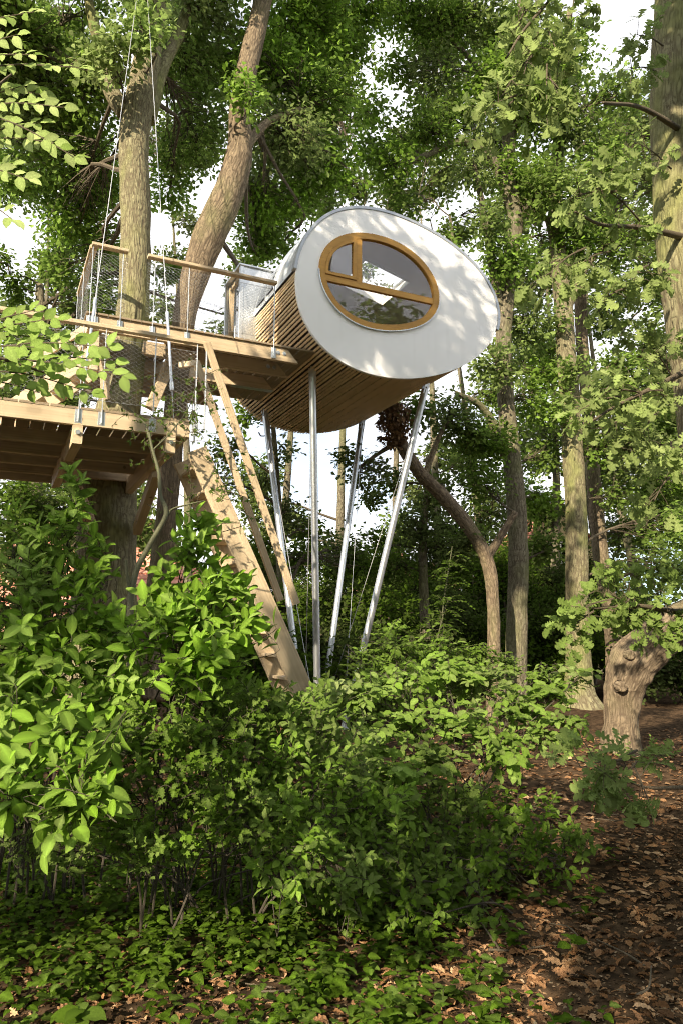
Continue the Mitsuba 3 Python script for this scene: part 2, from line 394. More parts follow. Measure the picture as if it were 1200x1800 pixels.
add('frame', solid([bar(pod(cor[j][0] + cor[j][1] * .115, cor[j][2]), pod(cor[(j + 1) % 4][0] + cor[(j + 1) % 4][1] * .115, cor[(j + 1) % 4][2]), .07, .05, up=UZ) for j in range(4)], 'zinc'), SKL)
# back of the pod, with an oval opening like the front's
back = Polygon(egg - eggN * .02).difference(Polygon(oval * .8))
add('back_panel', plate(back, .05, POD_LEN - .1, 'white_inner'), POD)
add('back_pane', plate(Polygon(oval * .8), .004, POD_LEN - .08, 'pane_glass'), POD)
fl = Polygon(egg - eggN * .14).intersection(sbox(-3, -1.16, 3, -1.1))
add('cabin_floor', plate(fl, POD_LEN - .2, .05, 'wood'), POD)
# the window
ring = Polygon(oval + ovalN * .012).difference(Polygon(oval - ovalN * .088))
WIN = add('window', plate(ring, .075, -.052, 'wood_frame'), POD, label='oval wooden window divided into three panes')
inner = Polygon(oval - ovalN * .086)
barp = inner.intersection(sbox(-2, -.066, 2, .034)); mul = inner.intersection(sbox(-.725, .032, -.63, 2))
add('crossbar', plate(barp, .06, -.042, 'wood_frame'), WIN); add('mullion', plate(mul, .06, -.044, 'wood_frame'), WIN)
quad = inner.intersection(sbox(-2, .036, -.728, 2)); qin = quad.buffer(-.055)
add('casement', plate(quad.buffer(-.006).difference(qin), .06, -.058, 'wood_frame'), WIN, label='small opening casement in the upper left of the oval window')
add('pane', plate(qin.buffer(.01), .004, -.02, 'pane_glass'), WIN)
for g in (inner.intersection(sbox(-.632, .03, 2, 2)), inner.intersection(sbox(-2, -2, 2, -.06))):
    p2 = np.array(g.exterior.coords)[:-1]; fan = trimesh.creation.triangulate_polygon(g, engine='earcut')
    add('pane', mikit.ply((pod(fan[0], -.012), fan[1][:, ::-1]), 'pane_glass'), WIN)
low = np.array([k for k in range(720) if oval[k, 1] < -.02 + .12 * (oval[k, 0] < 0)])
jump = np.where(np.diff(low) > 1)[0]; low = np.roll(low, -(jump[0] + 1)) if len(jump) else low
add('drip_edge', strip(low, (.012, .026), -.066, -.03, 'zinc', ovalN, oval), WIN)

# the entrance porch on the pod's left
Qp = at(420, 600, 12.0); zb, zt = 5.95, 7.93; sQ = (Qp - P0) @ EX; dQ = (Qp - P0) @ AX
PORCH = add('porch', solid([bar(P0 + EX * (sQ + .9) + AX * dQ + UZ * (zb - P0[2]), P0 + EX * (sQ + .9) + AX * dQ + UZ * (zt - P0[2]), .03, 1.8, up=EX, ch=.004)], 'zinc'), POD, label='boxy zinc porch with a glazed wooden door')
add('far_side', solid([bar(P0 + EX * (sQ + .9) + AX * (dQ + .86) + UZ * (zb - P0[2]), P0 + EX * (sQ + .9) + AX * (dQ + .86) + UZ * (zt - P0[2]), .03, 1.8, up=EX)], 'zinc'), PORCH)
add('roof', solid([bar(P0 + EX * (sQ - .03) + AX * (dQ + .43) + UZ * (zt + .02 - P0[2]), P0 + EX * (sQ + 1.8) + AX * (dQ + .43) + UZ * (zt + .02 - P0[2]), .96, .04, ch=.01)], 'zinc'), PORCH)
pc = lambda s, d, z: P0 + EX * (sQ + s) + AX * (dQ + d) + UZ * (z - P0[2])
add('corner_post', solid([bar(pc(.02, .0, zb), pc(.02, .0, zt), .06, .07, up=EX), bar(pc(.02, .86, zb), pc(.02, .86, zt), .06, .07, up=EX)], 'zinc'), PORCH)
add('door_frame', solid([bar(pc(.09, .07, zb), pc(.09, .07, zt - .05), .06, .09, up=EX), bar(pc(.09, .79, zb), pc(.09, .79, zt - .05), .06, .09, up=EX), bar(pc(.09, .1, zt - .06), pc(.09, .76, zt - .06), .06, .09)], 'wood'), PORCH)
add('door_pane', mikit.ply((np.array([pc(.09, .1, zb), pc(.09, .76, zb), pc(.09, .76, zt - .1), pc(.09, .1, zt - .1)]), np.array([[0, 1, 2], [0, 2, 3]])), 'pane_glass'), PORCH)
add('door_handle', solid([rod(pc(.04, .16, 6.75), pc(-.02, .16, 6.75), .01), rod(pc(-.02, .16, 6.95), pc(-.02, .16, 6.6), .011)], 'galvanised'), PORCH)
# side window in the metal flank, between the porch and the front
sw = np.array([k for k in arc[-110:-8]])
SW = add('side_window', strip(sw[::3], (.03, .075), .86, .90, 'zinc', eggN, egg), POD, label='dark curved side window in the metal flank')
gl = MB(); v_ = np.stack([pod(egg[sw] + eggN[sw] * .05, d) for d in (.9, 1.95)], 1).reshape(-1, 3); q_ = np.arange(len(sw) - 1)[:, None] * 2
gl.add(v_, np.vstack([q_ + [0, 1, 3], q_ + [0, 3, 2]])); add('pane', gl.shape('dark_glass', smooth=40, uv=False), SW)


def pod_hit(px, py):
    """Where the line of sight meets the pod's belly."""
    d = at(px, py, 1.0) - EYE; q = EYE + np.linspace(9, 17, 4000)[:, None] * d / d[1]
    s, t, dd = (q - P0) @ EX, (q - P0)[:, 2], (q - P0) @ AX
    from shapely import contains_xy
    ok = contains_xy(Polygon(egg), s, t) & (dd > 0) & (dd < POD_LEN)
    return q[np.argmax(ok)] if ok.any() else None


# ------------------------------------------------------------------ steel poles under the pod and their bracing
tops = [pod_hit(549, 652), pod_hit(466, 724), pod_hit(636, 740), pod_hit(748, 676)]
feet = [np.array([-.37, 12.15, 0]), np.array([-.62, 12.9, 0]), np.array([-.36, 13.15, 0]), np.array([.03, 12.45, 0])]
pole_say = ['thickest looking steel pole in front, standing almost upright under the pod', 'steel pole at the rear left under the pod, partly behind the ladder rails', 'steel pole at the rear right under the pod, leaning left towards its foot', 'rightmost steel pole under the front edge of the pod, leaning strongly left']
for tp, ft, say in zip(tops, feet, pole_say):
    ft = ft.copy(); ft[2] = float(ground_z(ft[0], ft[1])) - .05
    k = thing('steel_pole', say, 'pole', 'galvanised poles under the pod')
    dr_ = unit(tp - ft); head = tp - dr_ * .10
    add('shaft', solid([tube(np.linspace(ft, head, 12), .057, 24)], 'galvanised', 50), k)
    for sx in (-1, 1): add('head_plate', solid([bar(head - dr_ * .08 + AX * .045 * sx, tp + dr_ * .06 + AX * .045 * sx, .012, .09, up=EX)], 'galvanised'), k)
    add('head_bolt', solid([rod(tp - dr_ * .07 - AX * .075, tp - dr_ * .07 + AX * .075, .014)], 'galvanised', 40), k)
    add('base_plate', solid([bar(ft + UZ * .04, ft + UZ * .07, .26, .26, up=EX)], 'galvanised'), k)
for i, j, say in ((0, 1, 'thin steel bracing wire from the front pole head down to the rear left foot'), (1, 0, 'thin steel bracing wire from the rear left pole head to the front foot'), (2, 3, 'thin steel bracing wire from the rear right pole head to the rightmost foot'), (3, 2, 'thin steel bracing wire from the rightmost pole head to the rear right foot')):
    a_, b_ = tops[i] - UZ * .15, feet[j] + UZ * .1
    k = thing('bracing_wire', say, 'wire', 'bracing wires between the poles')
    add('strand', solid([rod(a_, b_, .006, 6)], 'wire', 50), k)
    m_ = a_ + (b_ - a_) * .07; n2 = a_ + (b_ - a_) * .12
    add('turnbuckle', solid([rod(m_, n2, .014, 8)], 'galvanised', 50), k)

# ------------------------------------------------------------------ upper terrace
ZU = 5.90
F0 = atz(477, 607, ZU); EXR = EX


def on_e(p, base): return float((p - base) @ EX)


def U(e, d, z): return np.array([F0[0], F0[1], 0]) + EX * e + AX * d + UZ * z


e_left = on_e(at(152, 567, 9.65), F0)
ends = [(atz(517, 624, ZU - .1), 0)]
UT = thing('upper_terrace', 'upper timber terrace around the tree trunks, leading to the egg shaped cabin', 'terrace')
bx = [(530, 637), (507, 664), (482, 688)]; bd = []
for px, py in bx:
    p = atz(px, py, ZU - .21); bd.append((on_e(p, F0), float((p - F0) @ AX)))
bd += [(bd[2][0] - .35, bd[2][1] + .62), (bd[2][0] - .6, bd[2][1] + 1.24)]
for k, (e1, d) in enumerate(bd):
    if k == 0: d = .05
    b = add('beam', solid([bar(U(e_left, d, ZU - .105), U(e1 - .12, d, ZU - .105), .07, .21, s1=.9, nseg=1)], 'wood'), UT)
    if k < 2:
        for q in (0, .1):
            c = U(e1 - .26 - q, d - .036, ZU - .09)
            add('bolt', solid([rod(c, c - AX * .012, .03, 14), rod(c - AX * .012, c - AX * .026, .016, 6)], 'galvanised', 40), b)
add('beam', solid([bar(U(e_left + .035, .1, ZU - .105), U(e_left + .035, 2.6, ZU - .105), .07, .206)], 'wood'), UT)
# zinc drip plate under the third beam's end
add('drip_plate', solid([bar(U(bd[2][0] - .75, bd[2][1], ZU - .216), U(bd[2][0] - .03, bd[2][1], ZU - .216), .12, .006, ch=.001)], 'zinc'), UT)
TR1, TR2 = np.array([-3.13, 10.5]), np.array([-2.38, 11.35])           # where the two stems pass


def cut_board(P, Q, holes):
    """Lengths of a board from P to Q that stay clear of the stems."""
    n = 120; t = np.linspace(0, 1, n); q = P[:2] + (Q - P)[:2] * t[:, None]
    ok = np.ones(n, bool)
    for c, r in holes: ok &= np.hypot(*(q - c).T) > r
    out, st = [], None
    for i in range(n + 1):
        if i < n and ok[i]:
            if st is None: st = i
        elif st is not None:
            if i - 1 - st > 8: out.append((t[st], t[i - 1]))
            st = None
    return out


e_pod = float((P0 - F0) @ EX) - 1.36
w_b = .138; e_ = e_left - .03 + w_b / 2
while e_ < e_pod + .1:
    P, Q = U(e_, -.02, ZU + .014), U(e_, 2.62, ZU + .014)
    for t0, t1 in cut_board(P, Q, ((TR1, .46), (TR2, .42))):
        add('deck_board', solid([bar(P + (Q - P) * t0, P + (Q - P) * t1, w_b, .026)], 'wood_deck'), UT)
    e_ += w_b + .011
# terrace railing
UR = thing('upper_railing', 'thin steel post railing with wire net and timber handrail around the upper terrace', 'railing')
HR = 1.0
epx = lambda px, py, z, d: on_e(at(px, py, (U(0, d, 0))[1]), F0)


def e_of(px, d=0.0):
    """e at which a point of the front edge stands in the photograph's column px."""
    lo, hi = -6.0, 3.0
    for _ in range(50):
        m = (lo + hi) / 2; q = U(m, d, ZU + .5) - EYE
        x = 600 + FOCAL * (q @ RGT) / (q @ FWD)
        lo, hi = (m, hi) if x < px else (lo, m)
    return (lo + hi) / 2


ea, eb, ec, ed_ = e_of(158), e_of(222), e_of(257), e_of(484)
add('handrail', solid([bar(U(ea, -.02, ZU + HR), U(eb, -.02, ZU + HR), .10, .045, ch=.006)], 'wood'), UR)
add('handrail', solid([bar(U(ec, -.02, ZU + HR), U(ed_, -.02, ZU + HR), .10, .045, ch=.006)], 'wood'), UR)
add('handrail', solid([bar(U(ea + .03, .04, ZU + HR), U(ea + .03, 1.7, ZU + HR), .10, .045, ch=.006)], 'wood'), UR)


def post(e, d, z0, z1, Uf, par, plate_=True):
    add('post', solid([bar(Uf(e, d, z0), Uf(e, d, z1), .026, .010, up=EX, ch=.002)], 'galvanised'), par)
    if plate_: add('bracket', solid([bar(Uf(e, d + .012, z0 - .02), Uf(e, d + .012, z0 + .14), .075, .01, up=AX, ch=.002)], 'galvanised'), par)


for e_ in (ea + .02, ea + .1, eb - .06, ec + .11, e_of(331), ed_ - .02): post(e_, -.012, ZU - .17, ZU + HR - .02, U, UR)
for d_ in (.8, 1.6): post(ea - .01, d_, ZU - .17, ZU + HR - .02, U, UR)


def net(P, Q, h, par, cell=.075, r=.0014):
    """Rope net between P and Q (bottom corners), h tall: diagonal wires and two taut border wires."""
    P, Q = np.asarray(P, float), np.asarray(Q, float); L = np.linalg.norm(Q - P); d = (Q - P) / L; rise = .62
    m = MB(); rg = np.random.default_rng(int(L * 1000))
    for sgn in (1, -1):
        k = -h / rise
        while k < L + h / rise:
            x0, x1 = k, k + h / rise
            if sgn < 0: x0, x1 = x1, x0
            a, b = np.array([x0, 0]), np.array([x1, h])
            lo_, hi_ = 0., 1.
            if b[0] != a[0]:
                ta, tb = sorted(((0 - a[0]) / (b[0] - a[0]), (L - a[0]) / (b[0] - a[0]))); lo_, hi_ = max(0, ta), min(1, tb)
            if hi_ - lo_ > .03:
                qa, qb = a + (b - a) * lo_, a + (b - a) * hi_; ts = np.linspace(0, 1, 7)[:, None]
                pts = P + d * (qa[0] + (qb[0] - qa[0]) * ts) + UZ * (qa[1] + (qb[1] - qa[1]) * ts) + np.cross(d, UZ) * (rg.normal(0, .006, (7, 1)))
                v, f, _ = tube(pts, r, 3, cap=False); m.add(v, f)
            k += cell
    for z_ in (0, h):
        v, f, _ = tube(np.array([P + UZ * z_, Q + UZ * z_]), .0028, 5); m.add(v, f)
    add('wire_net', m.shape('wire', uv=False), par)


net(U(ea, -.02, ZU + .1), U(eb, -.02, ZU + .1), .8, UR); net(U(ec, -.02, ZU + .1), U(ed_ - .02, -.02, ZU + .1), .8, UR); net(U(ea, .05, ZU + .1), U(ea, 1.65, ZU + .1), .8, UR)

# ------------------------------------------------------------------ lower platform
ZL = 3.95
G0 = atz(330, 744, ZL)


def Lo(e, d, z): return np.array([G0[0], G0[1], 0]) + EX * e + AX * d + UZ * z


LP = thing('lower_platform', 'lower timber platform hung around the thick oak trunk, joists showing underneath', 'platform')
EL = -4.6
add('beam', solid([bar(Lo(EL, .0, ZL - .085), Lo(.02, .0, ZL - .085), .06, .17)], 'wood'), LP, label='pale front edge beam of the lower platform')
for d_ in (.72, 1.35, 1.95, 2.5, 3.05): add('joist', solid([bar(Lo(EL, d_, ZL - .15), Lo(-.02, d_, ZL - .15), .06, .15)], 'wood'), LP)
add('beam', solid([bar(Lo(-.01, .04, ZL - .09), Lo(-.01, 3.1, ZL - .09), .06, .16)], 'wood'), LP)


def e_low(px, d=0.0, z=None):
    lo, hi = -6.0, 3.0
    for _ in range(50):
        m = (lo + hi) / 2; q = Lo(m, d, ZL if z is None else z) - EYE
        x = 600 + FOCAL * (q @ RGT) / (q @ FWD)
        lo, hi = (m, hi) if x < px else (lo, m)
    return (lo + hi) / 2


eb1 = e_low(138); eb2 = e_low(300)
for eb_ in (eb1, eb2):
    b = add('bearer', solid([bar(Lo(eb_, -.06, ZL - .28), Lo(eb_, 2.6, ZL - .28), .10, .20)], 'wood'), LP)
    add('bolt', solid([rod(Lo(eb_, -.06, ZL - .26), Lo(eb_, -.085, ZL - .26), .025, 12)], 'galvanised', 40), b)
w_b = .138; e_ = EL + w_b / 2
while e_ < -.02:
    P, Q = Lo(e_, -.035, ZL + .014), Lo(e_, 3.1, ZL + .014)
    for t0, t1 in cut_board(P, Q, ((TR1, .52), (TR2, .38))):
        add('deck_board', solid([bar(P + (Q - P) * t0, P + (Q - P) * t1, w_b, .026)], 'wood_deck'), LP)
    e_ += w_b + .012
# knee braces from the trunk up to the platforms
trunk_c = np.array([-3.15, 10.5, 0])
add('knee_brace', solid([bar(trunk_c + [.28, -.2, 3.05], Lo(eb2 + .05, .9, ZL - .39), .11, .16)], 'wood'), LP)
add('knee_brace', solid([bar(trunk_c + [-.3, -.25, 3.0], Lo(eb1 - .02, .9, ZL - .39), .11, .16)], 'wood'), LP)
add('knee_brace', solid([bar(trunk_c + [.36, -.1, 4.85], U(e_of(322), .62, ZU - .24), .10, .15)], 'wood'), UT)
add('knee_brace', solid([bar(trunk_c + [-.2, -.4, 4.9], U(e_left + .25, .3, ZU - .22), .10, .15)], 'wood'), UT)
add('hanger_post', solid([bar(U(e_left + .12, .14, ZU - .75), U(e_left + .12, .14, ZU - .0), .12, .10, up=EX)], 'wood'), UT)
# its railing
LR = thing('lower_railing', 'railing of the lower platform: galvanised posts, wire net and slender timber handrail', 'railing')
er0, er1 = EL, e_low(371, 0, ZL + 1) + .0
add('handrail', solid([bar(Lo(er0, -.03, ZL + .96), Lo(er1, -.03, ZL + .96), .075, .045, ch=.005)], 'wood'), LR)
for px in (143, 183, 271, 344):
    post(e_low(px, 0, ZL + .5), -.04, ZL - .13, ZL + .94, Lo, LR)
post(-2.9, -.04, ZL - .13, ZL + .94, Lo, LR); post(-3.9, -.04, ZL - .13, ZL + .94, Lo, LR)
net(Lo(EL, -.04, ZL + .12), Lo(e_low(344, 0, ZL + .5), -.04, ZL + .12), .72, LR)

# ------------------------------------------------------------------ ladder to the ground
LA = thing('wooden_ladder', 'steep wooden ladder stair from the shrubs up to the lower platform', 'ladder')
ltop = at(347, 793, 8.0); lbot = ltop + EX * 1.80; lbot[2] = -.05
ld = unit(lbot - ltop); lside = unit(np.array([-ld[1], ld[0], 0])); lside = lside if lside[0] < 0 else -lside      # towards the far stringer
lup = unit(np.cross(lside, ld)); LW = .64
LL = np.linalg.norm(lbot - ltop)
for q in (0, LW):
    add('stringer', solid([bar(ltop + lside * q - ld * .02, lbot + lside * q, .045, .235, up=lup, ch=.006, nseg=1)], 'wood'), LA)
nst = 14
for k in range(nst):
    c = ltop + ld * LL * (k + .6) / nst
    tr = np.array([lup[0], lup[1], 0]); tr = unit(tr)
    add('tread', solid([bar(c + lside * .024, c + lside * (LW - .024), .19, .035, up=UZ, ch=.005)], 'wood'), LA)
r0, r1 = at(364, 603, 8.05), at(521, 1062, 8.55)
add('handrail', solid([bar(r0, r1, .045, .085, up=lup, ch=.006)], 'wood'), LA)
r2, r3 = at(346, 638, 8.55), at(493, 1056, 9.05)
add('handrail', solid([bar(r2, r3, .045, .085, up=lup, ch=.006)], 'wood'), LA)
for (a_, b_) in ((r0, ltop), (r2, ltop + lside * LW)):
    for f_ in (.04,):
        p = a_ + UZ * -.02; q = np.array([a_[0], a_[1], ZL - .1]); add('rail_post', solid([bar(q, p, .04, .012, up=EX, ch=.002)], 'galvanised'), LA)
add('top_brace', solid([bar(at(316, 642, 8.62), at(350, 638, 8.55), .05, .07)], 'wood'), LA)

# ------------------------------------------------------------------ stair between the two levels, at the left
ST = thing('link_stair', 'short timber stair at the left linking the lower platform to the upper terrace', 'stair')
sa, sb = at(-30, 752, 9.7), at(178, 612, 10.0)
sd = unit(sb - sa); sside = unit(np.array([-sd[1], sd[0], 0]))
for q in (0, .6): add('stringer', solid([bar(sa + sside * q, sb + sside * q, .05, .22, up=unit(np.cross(sd, sside)) * -1, nseg=1)], 'wood'), ST)
for k in range(6):
    c = sa + (sb - sa) * (k + .5) / 6; add('tread', solid([bar(c + sside * .03, c + sside * .57, .22, .035)], 'wood'), ST)
add('handrail', solid([bar(at(-40, 705, 9.65), at(152, 575, 9.8), .05, .09)], 'wood'), ST)

# ------------------------------------------------------------------ cables the platform hangs from
for (px, py, Y, px1, py1, Y1, say) in ((141, 720, 7.72, 262, -160, 10.3, 'left steel cable hanging the lower platform from the oak'), (306, 742, 8.1, 250, -160, 10.3, 'right steel cable with a long turnbuckle, hanging the lower platform from the oak')):
    a_, b_ = at(px, py, Y), at(px1, py1, Y1)
    k = thing('suspension_cable', say, 'cable', 'cables that hold the lower platform')
    add('strand', solid([tube(np.linspace(a_, b_, 10), .0055, 7)], 'wire', 50), k)
    p, q = a_ + (b_ - a_) * .055, a_ + (b_ - a_) * .15
    add('turnbuckle', solid([rod(p, q, .017, 10), rod(p - (q - p) * .12, p, .024, 10), rod(q, q + (q - p) * .1, .022, 10)], 'galvanised', 50), k)


# ------------------------------------------------------------------ leaves
def leaf_template(st, w, fold=.18, bend=.18, rib=False, wave=0.0, midtone=1.0):
    """A leaf along +x: stations st, half widths w; raised edges, drooping tip. Returns vertices, triangles, tint per vertex."""
    cols = (-1, -.06, .06, 1) if rib else (-1, 0, 1)
    st, w = np.array(st), np.array(w); V, C = [], []
    for k, (x, h) in enumerate(zip(st, w)):
        for c in cols:
            y = c * h if abs(c) == 1 else c * .22
            if abs(y) > h: y = np.sign(y) * h
            V.append([x, y, fold * abs(y) - bend * x * x + wave * (1 if k % 2 else -1) * (abs(c) == 1) * .03]); C.append(1.0 if abs(c) == 1 else midtone)
    n = len(cols); f = []
    for k in range(len(st) - 1):
        for j in range(n - 1):
            a, b, c, d = k * n + j, k * n + j + 1, (k + 1) * n + j + 1, (k + 1) * n + j
            f += [[a, d, c], [a, c, b]]
    return np.array(V), np.array(f), np.array(C)


L_FAR = (np.array([[0, 0, 0], [.34, .17, .02], [.34, -.17, .02], [.72, .30, -.03], [.72, -.30, -.03], [1.0, 0, -.12]]), np.array([[0, 2, 1], [1, 2, 4], [1, 4, 3], [3, 4, 5]]), np.ones(6))
L_OAK = leaf_template([-.1, 0, .1, .17, .22, .3, .36, .40, .48, .54, .58, .66, .72, .76, .84, .9, .95, 1], [.012, .018, .05, .16, .15, .05, .07, .27, .25, .08, .11, .33, .30, .13, .27, .22, .2, .03], .22, .25, False, .5, 1.15)
L_LAUREL = leaf_template([-.13, -.02, .06, .18, .34, .52, .7, .86, 1], [.012, .018, .10, .18, .235, .25, .22, .13, .005], .3, .20, True, 0, 1.55)
L_OVAL = leaf_template([-.1, 0, .08, .22, .4, .58, .76, .9, 1], [.012, .03, .16, .27, .33, .32, .24, .12, .01], .2, .25, False, .7, 1.2)
L_HOLLY = leaf_template([-.08, 0, .12, .22, .32, .44, .54, .66, .76, .88, 1], [.012, .03, .24, .13, .30, .16, .30, .14, .24, .09, .0], .45, .1, False, 1.6, 1.2)
L_SMALL = leaf_template([-.08, 0, .2, .5, .8, 1], [.012, .03, .2, .27, .15, .0], .25, .25, False, 0, 1.15)
L_HEART = leaf_template([-.15, 0, .08, .25, .45, .65, .85, 1], [.01, .22, .34, .38, .35, .25, .12, .0], .15, .3, True, .8, 1.0)


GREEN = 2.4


def jit(rg, base, n, amt=.25, yellow=.25):
    c = np.array(base)[None] * (1 + amt * rg.normal(size=(n, 1))).clip(.4, 1.9)
    y = rg.random((n, 1)) ** 2 * yellow
    return np.clip(c * (1 - y) + y * c[:, [1, 1, 2]] * np.array([[1.0, 1.06, .7]]), .004, .8)


def frames(d, nrm):
    X = unit(d); Z = unit(nrm - X * (nrm * X).sum(1, keepdims=True)); return X, np.cross(Z, X), Z


def leaf_mesh(pos, d, nrm, size, col, tmpl):
    tv, tf, tc = tmpl; X, Y, Z = frames(d, nrm); k = len(tv)
    size = np.broadcast_to(size, (len(pos),))[:, None, None]
    v = pos[:, None] + size * (tv[None, :, :1] * X[:, None] + tv[None, :, 1:2] * Y[:, None] + tv[None, :, 2:] * Z[:, None])
    f = tf[None] + (np.arange(len(pos)) * k)[:, None, None]
    return v.reshape(-1, 3), f.reshape(-1, 3), np.clip(col[:, None] * tc[None, :, None], 0, .9).reshape(-1, 3)


class Leaves:
    """Collects the leaves of one plant."""
    def __init__(s): s.a = []
    def add(s, pos, d, nrm, size, col): s.a.append((np.asarray(pos), np.asarray(d), np.asarray(nrm), np.broadcast_to(size, (len(pos),)).astype(float), np.asarray(col)))
    def cat(s): return [np.concatenate([x[i] for x in s.a]) for i in range(5)]
    def mass(s, tmpl, bsdf, parent, name='foliage', smooth=False):
        p, d, n, z, c = s.cat(); v, f, cc = leaf_mesh(p, d, n, z, c, tmpl)
        return add(name, mikit.ply(trimesh.Trimesh(v, f, process=False), ALIAS.get(bsdf, (bsdf,))[0], smooth=smooth, **({'color': cc} if bsdf == 'leaf_dry' else {'uv': leaf_uv(cc)})), parent, kind='stuff')
    def singles(s, tmpl, bsdf, parent, most=300, seed=1, keep=None):
        """The leaves that show largest as parts of their own, the rest as one part."""
        p, d, n, z, c = s.cat()
        q = p - EYE; w = q @ FWD; x = 600 + FOCAL * (q @ RGT) / np.maximum(w, .1); y = 900 - FOCAL * (q @ UPV) / np.maximum(w, .1)
        big = z / np.maximum(w, .3); big[(x < 8) | (x > 1192) | (y < 8) | (y > 1792) | (w < .5)] = 0
        X, Y, Z = frames(d, n)
        o = np.argsort(-big * (.45 + .55 * np.abs((Z * unit(-q)).sum(1))))[:most]; o = o[big[o] > 0]
        tv, tf, tc = tmpl; pal = c[o[np.linspace(0, len(o) - 1, 9).astype(int)]] if len(o) else c[:1]
        plies = [mikit.ply(trimesh.Trimesh(tv, tf, process=False), ALIAS.get(bsdf, (bsdf,))[0], smooth=True, uv=leaf_uv(np.clip(pc[None] * tc[:, None], 0, .9))) for pc in pal]
        for i in o:
            k = int(np.argmin(((pal - c[i]) ** 2).sum(1))); M = np.eye(4); M[:3, :3] = np.stack([X[i], Y[i], Z[i]], 1) * z[i]; M[:3, 3] = p[i]
            add('leaf', {**plies[k], 'to_world': T(M)}, parent)
        rest = np.setdiff1d(np.arange(len(p)), o)
        if len(rest):
            v, f, cc = leaf_mesh(p[rest], d[rest], n[rest], z[rest], c[rest], tmpl)
            add('foliage', mikit.ply(trimesh.Trimesh(v, f, process=False), ALIAS.get(bsdf, (bsdf,))[0], smooth=True, uv=leaf_uv(cc)), parent, kind='stuff')


def ball(rg, n, inner=.0):
    v = unit(rg.normal(size=(n, 3))); return v * (inner + (1 - inner) * rg.random((n, 1)) ** .45)


def trunk_pts(pts):
    """(px, py, depth, width in px) along a stem, as points and radii."""
    P = np.array([at(x, y, Y) for x, y, Y, w in pts]); R = np.array([w / 2 / FOCAL * Y for x, y, Y, w in pts])
    return P, R


def stem_mesh(P, R, sides, n, rough=.1, freq=2.5, seed=0, flare=0.0):
    q = spline(np.hstack([P, R[:, None]]), n); r = q[:, 3].copy()
    if flare:
        L = np.linalg.norm(np.diff(q[:, :3], axis=0), axis=1); s = np.concatenate([[0], np.cumsum(L)]); r = r * (1 + flare * np.exp(-s / .35))
    return q[:, :3], r, tube(q[:, :3], r, sides, rough=rough, freq=freq, seed=seed)


def bough(rg, A, B, r0, r1, n=8, sag=.12):
    m = (A + B) / 2 + rg.normal(size=3) * np.linalg.norm(B - A) * sag + np.array([0, 0, .06]) * np.linalg.norm(B - A)
    q = spline(np.array([A, (A + m) / 2 + rg.normal(size=3) * .03, m, (m + B) / 2 + rg.normal(size=3) * .05, B]), n)
    return tube(q, np.linspace(r0, r1, n), 6, cap=False), q


